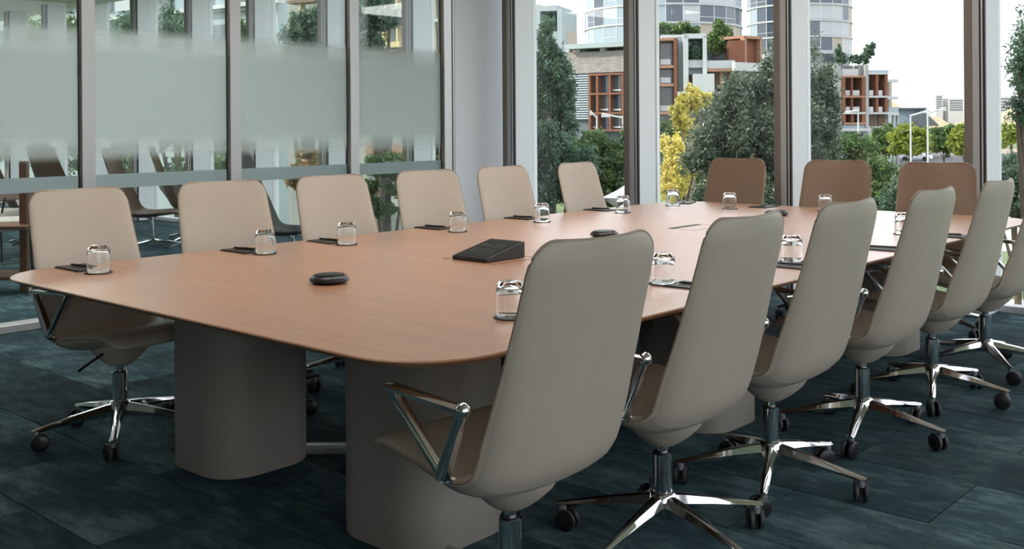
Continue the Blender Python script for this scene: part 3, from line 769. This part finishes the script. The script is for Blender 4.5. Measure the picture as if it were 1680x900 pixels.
# terraces block (middle): rust column, white portal, timber box, white balustrades
F = Face(1120, 105, -6); r = F.root('terrace_block', 'stepped apartment block with rust column, white portal and timber box', 'building')
F.rect(1074, 66, 1128, 999, 1.6, 5, M['concrete'], 'rear_wall', r)
F.rect(1076, 62, 1082, 208, -.8, 1.6, M['rust'], 'frame_post', r); F.rect(1105, 62, 1111, 208, -.8, 1.6, M['rust'], 'frame_post', r)
for ys in (62, 107, 137, 183, 203): F.rect(1082, ys, 1105, ys+4.5, -.8, 1.6, M['rustlight'], 'frame_rail', r)
for c, d in ((67, 107), (112, 137), (142, 183), (188, 203)):
    w_ = F.rect(1083, c, 1105, d, 1.2, 1.5, M['bglass2'], 'window', r)
    if c != 188: F.rect(1083, d-10, 1100, d-1, -.4, -.3, M['blind'], 'balustrade', r)
F.rect(1076, 208, 1112, 999, 0, 5, M['roofdark'], 'base', r)
F.rect(1112, 60, 1123, 999, .5, 3.0, M['bluegrey'], 'portal_side', r)
F.rect(1121, 56, 1129, 152, -1.2, 2, M['bwhite'], 'portal_post', r); F.rect(1153, 58, 1159.5, 122, -1.2, 2, M['bwhite'], 'portal_post', r)
F.rect(1121, 55, 1159.5, 63, -1.2, 2, M['bwhite'], 'portal_beam', r); F.rect(1085, 57, 1121, 62, 1, 6, M['bwhite'], 'portal_return', r)
w_ = F.rect(1129, 66, 1153, 98, 1.4, 1.6, M['bglass2'], 'window', r)
F.rect(1129, 98, 1153, 111, -.6, -.4, M['blind'], 'balustrade', r); F.rect(1129, 111, 1153, 122, .2, 2, M['bluegrey'], 'spandrel', r)
F.rect(1129, 122, 1153, 999, 1.0, 2, M['bbrown'], 'wall', r)
F.rect(1138, 121, 1172, 154, -2.4, .8, M['bwhite'], 'white_box', r)
F.rect(1160, 99, 1206, 112, -.8, -.6, M['blind'], 'balustrade', r); F.rect(1160, 112, 1214, 117, -.9, 6, M['rustlight'], 'terrace_slab', r)
F.rect(1172, 117, 1185, 146, 1.2, 2, M['bbrown'], 'wall', r); F.rect(1181, 117, 1186, 140, -.2, .4, M['rustlight'], 'post', r)
F.rect(1186, 117, 1260, 999, 1.4, 8, M['bbrown'], 'lower_wall', r)
F.rect(1160, 80, 1208, 100, 3.2, 8, M['roofdark'], 'upper_wall', r)
F.rect(1112, 150, 1190, 156, -1.6, 2, M['bwhite'], 'canopy', r)
F.rect(1196, 66, 1222, 106, 0, 6, M['rust'], 'timber_box', r)
F2 = Face(1222, 105, 40)
_d = F2.o-F.o; _loc = (float(_d@F.ex), float(_d@F.ey), 0)
def pav(*a):
    o = F2.rect(*a); o.location = _loc; o.rotation_euler = (0, 0, F2.ang-F.ang)
pav(1221, 60, 1225, 108, -.1, .4, M['rustlight'], 'pavilion_post', r); pav(1247, 63, 1250, 108, -.1, .4, M['rustlight'], 'pavilion_post', r)
pav(1221, 59, 1250, 63.5, -.1, 3, M['rustlight'], 'pavilion_roof', r); pav(1225, 63, 1247, 104, .5, .8, M['rust'], 'pavilion_screen', r)
pav(1206, 103, 1262, 117, -.8, -.4, M['bwhite'], 'parapet', r); pav(1206, 117, 1262, 999, 2, 6, M['bbrown'], 'lower_wall', r)

# flats with rust frames (right)
F = Face(1400, 135, 8); r = F.root('rust_frame_flats', 'pale apartment block with rust framed balconies and cantilevered slabs', 'building')
F.rect(1300, 82, 1372, 105, 3, 14, M['bwhite'], 'upper_storey', r)
for a, b_ in ((1326, 1346), (1349, 1370)): F.rect(a, 88, b_, 102, 2.8, 3, M['bglass2'], 'window', r)
F.rect(1300, 105, 1375, 999, 2, 14, M['concrete'], 'wall', r)
for a, b_, c, d in ((1346, 1364, 117, 140), (1346, 1364, 146, 176)):
    F.rect(a, c, b_, d, 1.2, 2.1, M['rust'], 'recess', r); F.rect(a+3, c+4, b_-6, d-8, 1.05, 1.2, M['bglass2'], 'window', r); F.rect(a+2, d-7, b_-4, d-1, .95, 1.05, M['blind'], 'balustrade', r)
F.rect(1369, 104, 1380, 205, -.4, 14, M['concrete'], 'pier', r); F.rect(1420, 106, 1425, 212, -.4, 14, M['concrete'], 'pier', r)
F.rect(1380, 108, 1420, 999, 2.2, 14, M['concrete'], 'wall', r)
F.rect(1381, 113, 1408, 124, .2, 1, M['bwhite'], 'parapet', r); F.rect(1408, 107, 1424, 124, .6, 3, M['concrete'], 'parapet', r)
for xs, wd in ((1381, 6), (1397, 2), (1414, 6)): F.rect(xs, 124, xs+wd, 205, -.5, 2.2, M['rust'], 'frame_post', r)
for ys in (124, 157, 184, 201): F.rect(1381, ys, 1420, ys+3, -.55, 2.2, M['rustlight' if ys != 184 else 'bwhite'], 'frame_rail', r)
for a, b_ in ((1387, 1397), (1399, 1414)):
    for c, d in ((127.5, 157), (160, 184), (187, 201)):
        F.rect(a, c, b_, d, 1.9, 2.1, M['bbrown'], 'window', r)
        if d < 190: F.rect(a, d-9, a+(b_-a)*.75, d-.5, -.2, -.1, M['blind'], 'balustrade', r)
        else: F.rect(a+1, c+1, a+5, d-1, 1.7, 1.85, M['curtain'], 'curtain', r)
F.rect(1425, 122, 1457, 999, 1.8, 12, M['concrete'], 'wall', r)
for xs in (1437, 1452): F.rect(xs, 121, xs+4, 184, -.3, 1.8, M['rust'], 'frame_post', r)
for ys in (119, 157, 184): F.rect(1424, ys, 1458, ys+3, -.4, 1.8, M['bwhite'], 'floor_slab', r)
for a, b_ in ((1426, 1437), (1441, 1452)):
    for c, d in ((133, 157), (160, 184), (188, 207)):
        F.rect(a, c, b_, d, 1.5, 1.75, M['bbrown'], 'window', r)
        if d < 190: F.rect(a, d-9, a+(b_-a)*.6, d-.5, -.2, -.1, M['blind'], 'balustrade', r)
    F.rect(a, 122, b_, 133, 1.2, 1.75, M['rustlight'], 'awning', r)
for ys, xe in ((130, 1474), (158, 1474), (184, 1475)): F.rect(1456, ys, xe, ys+5, 0, 8, M['bwhite'], 'balcony_slab', r)
F.rect(1458, 136, 1463, 158, 3, 8, M['curtain'], 'balcony_wall', r); F.rect(1458, 163, 1463, 184, 3, 8, M['curtain'], 'balcony_wall', r)
F.rect(1458, 176, 1474, 184, .1, .2, M['bpale'], 'balustrade', r)
F.rect(1424, 115, 1458, 121, .2, .4, M['bpale'], 'roof_balustrade', r)
F.rect(1376, 205, 1424, 999, -.2, 2.2, M['bpale'], 'shop_glazing', r); F.rect(1374, 211, 1440, 215, -2.6, 2, M['bwhite'], 'canopy', r)
F.rect(1424, 207, 1462, 999, .6, 2, M['bwhite'], 'ground_wall', r)
for a in (1466, 1473): F.rect(a, 188, a+1.6, 999, .5, 1, M['bwhite'], 'column', r)
for a in (1384, 1396, 1408): F.rect(a, 217, a+8, 226, -.4, -.2, M['bglass'], 'shop_window', r)

# shed, far town
F = Face(1498, 150, -12); r = F.root('shed', 'low blue grey shed with dark gable roof beside the flats', 'building')
F.rect(1468, 178, 1521, 999, 0, 14, M['shedblue'], 'wall', r)
a = F.at(1515, 178); b = F.at(1540, 206); zt, zl = a[1]-GZ, b[1]-GZ
MB().add([(a[0]-.4, -.6, zt), (b[0], -.6, zl), (a[0]-2.6, -.6, zl-.2), (a[0]-.4, 15, zt), (b[0], 15, zl), (a[0]-2.6, 15, zl-.2)], [(0, 1, 2), (3, 5, 4), (0, 3, 4, 1), (1, 4, 5, 2), (0, 2, 5, 3)]).build('gable', M['roofdark'], r)
F.rect(1466, 176.5, 1519, 179, -.8, 15, M['roofdark'], 'roof_edge', r)
def far_block(px0, py0, px1, py1, D, lab, rows):
    F = Face((px0+px1)/2, D, 5); r = F.root('far_building', lab, 'building'); F.rect(px0, py0, px1, 999, 0, 12, M['farb'], 'wall', r)
    for k in range(rows):
        y = py0+3+k*(py1-py0-4)/rows
        F.rect(px0+1.5, y, px1-1.5, y+(py1-py0)/rows*.45, -.1, .05, M['bglass2'], 'window_band', r)
far_block(1535, 155, 1547, 182, 520, 'slim hazy tower block on the horizon beyond the shed', 6)
far_block(1557, 161, 1581, 184, 520, 'wide hazy block on the horizon left of the right mullion', 5)
far_block(1640, 158, 1668, 190, 520, 'hazy block on the horizon right of the right mullion', 6)
hm = MB(); base = []
for i, px in enumerate(range(1380, 2140, 20)):
    q = O(px, 203, 470); h = GZ+9+4.5*math.sin(i*.5)+2.0*math.sin(i*1.7+1); e_ = FW
    base.append([(q[0]+e_[0]*dd, q[1]+e_[1]*dd, z) for dd, z in ((-30, GZ-1), (-12, GZ+(h-GZ)*.55), (0, h), (25, GZ+(h-GZ)*.5), (50, GZ-1))])
hm.rings(base); o = hm.build('hillside', M['hill'], None, smooth=60); tag(o, 'hazy sunlit hillside on the horizon behind the street trees', 'hill')

# glazed pavilion with cream posts seen through the partition
F = Face(570, 30, -30); r = F.root('glazed_pavilion', 'dark glazed building with cream posts seen through the partition', 'building')
F.rect(470, -160, 735, 999, .5, 5, M['concrete'], 'wall', r)
for a in (490, 519, 601, 626, 649, 676, 705): F.rect(a, -60, a+2.5, 85, -.1, .12, M['post_yellow'], 'post', r)
for y0_, m_ in ((38, 'bwhite'), (-10, 'bbrown'), (88, 'rust')): F.rect(470, y0_, 735, y0_+5, -.2, .3, M[m_], 'floor_band', r)
for a, b_, c, d in ((600, 612, 235, 252), (640, 660, 235, 258)): F.rect(a, c, b_, d, .3, .5, M['rustlight'], 'panel', r)
F.rect(615, 69, 655, 78, -.5, .2, M['post_yellow'], 'planter', r)
for a in (480, 540, 560, 640, 690): F.rect(a, 44, a+18, 84, .35, .5, M['bpale'], 'window', r)

F = Face(300, 55, -35); r = F.root('pale_office', 'pale blue office block seen through the first two partition panes', 'building')
F.rect(-80, -40, 455, 999, .4, 8, M['bluegrey'], 'wall', r)
for k, a in enumerate(range(-76, 450, 33)):
    for y0_ in (-30, 40, 110, 180):
        F.rect(a, y0_, a+24, y0_+48, .2, .4, M[('bpale', 'blind', 'bpale', 'bglass2')[(k*3+y0_//10) % 4]], 'window', r)
for y0_ in (26, 96, 166): F.rect(-80, y0_, 455, y0_+6, -.1, .4, M['bwhite'], 'floor_band', r)

# ------------------------------------------------------------------ outside: trees and shrubs
def foliage(blobs, n, size, mats, name, parent, org, aspect=.42, bias=.55, droop=0):
    n = int(n*2.9); size = size*.47
    w_ = np.array([b[3]*b[4]*b[5] for b in blobs])**.8; w_ /= w_.sum()
    idx = RNG.choice(len(blobs), n, p=w_)
    B = np.array(blobs)[idx]
    nb = len(blobs); nc = 26                                   # leaves gather in clumps
    cd_ = RNG.normal(size=(nb, nc, 3)); cd_ /= np.linalg.norm(cd_, axis=2)[..., None]
    cd_ *= (RNG.random((nb, nc))**(bias*.6))[..., None]
    k = RNG.integers(0, nc, n)
    C = B[:, :3]+(cd_[idx, k]+RNG.normal(size=(n, 3))*.16)*B[:, 3:6]-np.array(org)
    a = RNG.normal(size=(n, 3)); a[:, 2] -= droop; a /= np.linalg.norm(a, axis=1)[:, None]
    b = RNG.normal(size=(n, 3)); b -= (b*a).sum(1)[:, None]*a; b /= np.linalg.norm(b, axis=1)[:, None]
    s = size*(.6+.8*RNG.random(n))[:, None]
    V = np.stack([C-a*s, C+b*s*aspect, C+a*s, C-b*s*aspect], 1).reshape(-1, 3)
    me = bpy.data.meshes.new(name)
    me.vertices.add(4*n); me.vertices.foreach_set('co', V.ravel())
    me.loops.add(4*n); me.loops.foreach_set('vertex_index', np.arange(4*n, dtype=np.int32))
    me.polygons.add(n); me.polygons.foreach_set('loop_start', np.arange(0, 4*n, 4, dtype=np.int32))
    for m in mats: me.materials.append(m)
    me.polygons.foreach_set('material_index', RNG.choice(len(mats), n, p=[.4, .4, .2]).astype(np.int32))
    me.update(calc_edges=True); me.validate()
    return tag(link(name, me, parent), kind='stuff')

def tree(px, D, blobs_px, n, size, kind, label, cat='tree', name='tree', group='trees and shrubs outside', bark='bark', trunk=True, aspect=.42, bias=.55, droop=0, base_z=None):
    """blobs_px: (px, py, rx_px, ry_px[, depth offset m]) on a crown standing at depth D"""
    S = D/FPX; org = O(px, 203, D); org = np.array([org[0], org[1], GZ if base_z is None else base_z])
    bl = []
    for q in blobs_px:
        c = O(q[0], q[1], D+(q[4] if len(q) > 4 else 0)); r_ = q[2]*S; bl.append((c[0], c[1], c[2], r_, r_, q[3]*S))
    t = thing(name, label, cat, tuple(org), 0, group)
    foliage(bl, n, size, LEAF[kind], 'foliage', t, org, aspect, bias, droop)
    if trunk:
        cz = np.mean([b[2] for b in bl]); m = MB(); h = cz-org[2]; rt = max(.05, h*.022)
        m.tube([(0, 0, 0), (.05, .02, h*.35), (-.04, .05, h*.7), (0, 0, h)], [rt*1.3, rt, rt*.8, rt*.45], 8)
        for b in bl[:7]:
            e_ = np.array(b[:3])-org
            m.tube([(0, 0, h*.45), tuple(np.array([0, 0, h*.5])*.5+e_*.5), tuple(e_)], [rt*.6, rt*.4, rt*.15], 6)
        m.build('trunk', M[bark], t, smooth=60)
    return t
# near garden, in the shade of this building
tree(900, 26, [(898, 60, 16, 38), (905, 110, 28, 36), (915, 160, 26, 40), (890, 150, 18, 60), (925, 205, 22, 30)], 5200, .16, 'deep', 'slim dark eucalyptus at the left edge of the first wide pane', bark='bark2', aspect=.28, droop=.6)
tree(905, 17, [(900, 260, 42, 55), (935, 285, 40, 50), (885, 310, 40, 50), (860, 240, 34, 45)], 9000, .085, 'deep', 'dense dark shrub behind the sixth partition side chair', 'shrub', 'shrub', trunk=True)
tree(985, 20, [(975, 250, 34, 34), (1010, 270, 36, 40), (955, 280, 30, 40), (1000, 315, 40, 30), (1035, 255, 30, 40)], 9500, .085, 'green', 'leafy green shrub left of the first dark mullion', 'shrub', 'shrub')
tree(1225, 21, [(1215, 165, 46, 42), (1262, 135, 28, 56), (1195, 215, 56, 55), (1245, 230, 62, 70), (1180, 285, 60, 60), (1255, 310, 66, 50), (1300, 180, 60, 80), (1340, 150, 36, 70), (1345, 230, 34, 60), (1320, 290, 50, 50)], 19000, .10, 'grey', 'large grey green tree filling the middle window', bark='bark', aspect=.38, bias=.5)
tree(1130, 30, [(1135, 165, 17, 22), (1117, 185, 15, 24), (1150, 160, 16, 16), (1128, 205, 14, 18)], 2600, .15, 'yellow', 'upper bright yellow tree beside the large grey tree', bark='bark2')
tree(1105, 27, [(1103, 255, 20, 32), (1098, 300, 22, 28), (1118, 280, 12, 40), (1140, 275, 10, 14)], 3000, .12, 'yellow', 'lower bright yellow bush beside the white fin', 'shrub', 'shrub')
tree(1120, 34, [(1118, 230, 26, 40), (1090, 225, 22, 30), (1135, 300, 30, 40)], 3200, .15, 'green', 'green bush behind the yellow foliage', 'shrub', 'shrub')
tree(1400, 30, [(1385, 255, 36, 34), (1420, 280, 44, 42), (1370, 300, 40, 40), (1460, 310, 40, 40), (1410, 240, 24, 20), (1440, 330, 60, 40)], 8500, .13, 'green', 'loose green shrub between the far-end chairs', 'shrub', 'shrub')
tree(1500, 26, [(1490, 330, 50, 36), (1530, 345, 50, 36)], 3500, .12, 'deep', 'low shrub behind the rightmost far-end chair', 'shrub', 'shrub', trunk=False)
tree(1690, 15, [(1690, 60, 28, 50), (1672, 110, 26, 30), (1695, 150, 40, 50), (1668, 180, 20, 28), (1720, 80, 60, 90)], 3800, .075, 'deep', 'dark hanging branches at the right picture edge', bark='bark', aspect=.3, bias=.8, droop=.8)
tree(1665, 26, [(1655, 300, 26, 40), (1690, 320, 40, 50), (1630, 330, 24, 30)], 4500, .11, 'deep', 'dark green shrub right of the right mullion', 'shrub', 'shrub')
tree(1660, 90, [(1655, 222, 18, 17), (1685, 220, 22, 18), (1710, 225, 20, 16)], 3000, .42, 'lime', 'sunlit lime tree right of the right mullion', bark='bark')
# street trees in the sun
for k, (px, D, rx, ry, lab) in enumerate(((1452, 104, 26, 25, 'round sunlit street tree nearest the flats'), (1492, 96, 32, 25, 'broad round sunlit street tree left of the pair of street lamps'), (1548, 104, 26, 24, 'round street tree right of the pair of street lamps'), (1582, 100, 24, 24, 'round street tree beside the right mullion'), (1520, 125, 24, 18, 'round street tree set back behind the pair of street lamps'))):
    tree(px, D, [(px-rx*.45, 234, rx*.65, ry*.7), (px+rx*.45, 233, rx*.65, ry*.7), (px, 222, rx*.75, ry*.65), (px, 238, rx*.7, ry*.6)], 4200, .40, 'lime' if k in (1, 3) else 'green', lab, bark='bark')
# roof gardens
def roof_plant(px, D, blobs, n, size, kind, lab, zpy): tree(px, D, blobs, n, size, kind, lab, 'plant', 'roof_plant', 'plants on the terraces', base_z=float(O(px, zpy, D)[2]), bark='bark2')
roof_plant(1182, 108, [(1182, 62, 17, 22), (1170, 75, 15, 18), (1194, 74, 14, 18), (1180, 42, 9, 12)], 2600, .42, 'green', 'tall bushy roof garden tree on the white balustrade terrace', 100)
roof_plant(1105, 112, [(1090, 48, 14, 9), (1115, 46, 18, 10), (1135, 50, 12, 7)], 1500, .42, 'green', 'green roof hedge above the rust column', 60)
roof_plant(1377, 136, [(1377, 88, 7, 14), (1382, 98, 8, 8)], 260, .5, 'deep', 'thin roof plant at the foot of the narrow tower', 108)
roof_plant(1412, 136, [(1404, 98, 10, 8), (1418, 92, 9, 12), (1427, 82, 10, 8), (1432, 76, 5, 6)], 420, .5, 'deep', 'spreading roof plant on the grey parapet', 107)
roof_plant(1142, 104.5, [(1142, 84, 9, 14)], 500, .35, 'deep', 'potted terrace plant inside the white portal', 98)
# trees seen through the partition
tree(520, 22, [(515, 258, 22, 14), (540, 262, 26, 18), (500, 285, 30, 24), (545, 300, 34, 30)], 3400, .13, 'orangelit', 'amber tree seen through the third partition pane', bark='bark')
tree(500, 26, [(495, 60, 30, 40), (535, 40, 30, 50), (525, 100, 34, 40), (470, 140, 40, 60)], 4200, .15, 'deep', 'dark tree seen through the top of the third partition pane', bark='bark')
tree(625, 24, [(605, 30, 26, 40), (640, 20, 30, 30), (600, 90, 30, 40), (650, 150, 50, 50)], 3600, .15, 'deep', 'dark tree seen through the top of the fourth partition pane', bark='bark')
tree(635, 20, [(605, 320, 24, 26), (660, 300, 30, 24), (620, 345, 30, 14), (640, 270, 36, 18)], 2400, .10, 'green', 'branching green tree low in the fourth partition pane', bark='bark')
tree(712, 21, [(705, 260, 36, 56), (722, 180, 36, 56)], 2500, .15, 'green', 'green tree beyond the corner panel', bark='bark')
tree(400, 30, [(395, 60, 20, 40), (410, 230, 30, 40), (380, 280, 40, 30)], 2200, .17, 'green', 'green tree seen beside the second mullion', bark='bark')
tree(290, 34, [(290, 60, 50, 50), (220, 80, 60, 50), (330, 250, 60, 60), (200, 240, 60, 60)], 4200, .2, 'deep', 'dark tree seen through the second partition pane', bark='bark')
tree(90, 40, [(90, 60, 50, 60), (40, 200, 70, 60), (120, 230, 50, 50)], 3200, .24, 'green', 'green tree seen through the first partition pane', bark='bark')

# ------------------------------------------------------------------ outside: street furniture
def street_lamp(px, D, top, arms, lab):
    q = O(px, 203, D); t = thing('street_lamp', lab, 'street lamp', (q[0], q[1], GZ), math.atan2(RH[1], RH[0]), 'white street lamps')
    S = D/FPX; h = 1.336-(top-(203-(px-840)*.007))*S-GZ
    MB().tube([(0, 0, 0), (0, 0, h*.5), (0, 0, h)], [.055*D/60, .05*D/60, .042*D/60], 10).build('pole', M['lampwhite'], t, smooth=40)
    for dx, dy in arms:
        a = MB(); L_ = abs(dx)*S; e_ = Vector((dx*S, 0, -dy*S))
        a.tube([(0, 0, h-.1), tuple(Vector((0, 0, h-.1))+e_*.5), tuple(Vector((0, 0, h-.1))+e_)], .055*D/60, 8); a.build('arm', M['lampwhite'], t, smooth=40)
        c = Vector((0, 0, h-.1))+e_*.8; MB().box(c.x-L_*.2, c.x+L_*.2, -.12, .12, c.z-.13, c.z-.02).build('lamp_head', M['silver'], t)
street_lamp(979, 46, 190, [(-11, -12)], 'white street lamp with one raised arm in front of the rust grid')
street_lamp(1021, 50, 190, [(-34, -7)], 'white street lamp with a long arm beside the first dark mullion')
street_lamp(1522, 78, 184, [(30, -9)], 'white street lamp in front of the round street trees')
street_lamp(1494, 82, 188, [(32, -9)], 'white street lamp in front of the shed')
street_lamp(1408, 92, 180, [(-22, 2)], 'white street lamp in front of the rust framed flats')
def parked_car(px, py, rz, lab):
    q = on_z(px, py, GZ); t = thing('car', lab, 'car', (q[0], q[1], GZ), math.radians(rz), 'cars parked on the street')
    body = MB(); prof = [(-2.1, .35), (-2.1, .85), (-1.5, .95), (-.9, 1.45), (.6, 1.48), (1.2, .95), (2.0, .8), (2.1, .35)]
    body.rings([[(x, y, z) for x, z in prof] for y in (-.85, .85)]).build('body', M['carwhite'], t, bevel=.06)
    for y in (-.87, .85): MB().add([(-1.35, y, .97), (-.85, y, 1.38), (.55, y, 1.40), (1.0, y, .97), (-1.35, y+.02, .97), (-.85, y+.02, 1.38), (.55, y+.02, 1.40), (1.0, y+.02, .97)], BF).build('side_window', M['bglass'], t)
    for x in (-1.35, 1.3):
        for y in (-.9, .72): MB().tube([(x, y, .33), (x, y+.18, .33)], .33, 16).build('wheel', M['tyre'], t, smooth=40)
parked_car(1503, 264, 10, 'white car parked under the broad round street tree'); parked_car(1400, 244, 30, 'white car parked below the rust framed flats'); parked_car(1540, 258, 15, 'white car parked right of the pair of street lamps')
q = on_z(1661, 300, GZ); t = thing('bollard_light', 'dark bollard light on the sunlit ground right of the right mullion', 'bollard', (q[0], q[1], GZ))
MB().tube([(0, 0, 0), (0, 0, 1.9)], .28, 10).build('post', M['roofdark'], t, smooth=40); MB().tube([(0, 0, 1.9), (0, 0, 2.25)], [.3, .7], 10).build('head', M['roofdark'], t, smooth=40)
# shade sail
A_, B_, C_ = O(984, 325, 16), O(1030, 300, 17), O(1034, 330, 14.5)
sm_ = MB(); N_ = 8; P0 = []
for i in range(N_+1):
    for j in range(N_+1-i):
        u, v = i/N_, j/N_; w2 = 1-u-v; q = A_*w2+B_*u+C_*v; c = (A_+B_+C_)/3; k = 27*u*v*w2
        P0.append(q-np.array([0, 0, .18])*k+(c-q)*.22*(4*(u*v+v*w2+u*w2)-3*k*.4 if min(u, v, w2) < 1e-6 else 0))
def ix(i, j): return sum(N_+1-a for a in range(i))+j
fs_ = []
for i in range(N_):
    for j in range(N_-i):
        fs_.append((ix(i, j), ix(i+1, j), ix(i, j+1)))
        if j < N_-i-1: fs_.append((ix(i+1, j), ix(i+1, j+1), ix(i, j+1)))
nP = len(P0); org = C_
sm_.add([q-org for q in P0]+[q-org-np.array([0, 0, .02]) for q in P0], fs_+[tuple(nP+k for k in reversed(f)) for f in fs_])
o = sm_.build('shade_sail', M['sail'], None, smooth=60); o.location = org; tag(o, 'white shade sail outside behind the sixth partition side chair', 'shade sail')
mast = MB().tube([(0, 0, 0), (0, 0, float(B_[2])-GZ)], .06, 10).build('sail_mast', M['lampwhite'], None, smooth=40); mast.location = (B_[0]+.25, B_[1], GZ)
tag(mast, 'white mast holding the shade sail', 'mast')
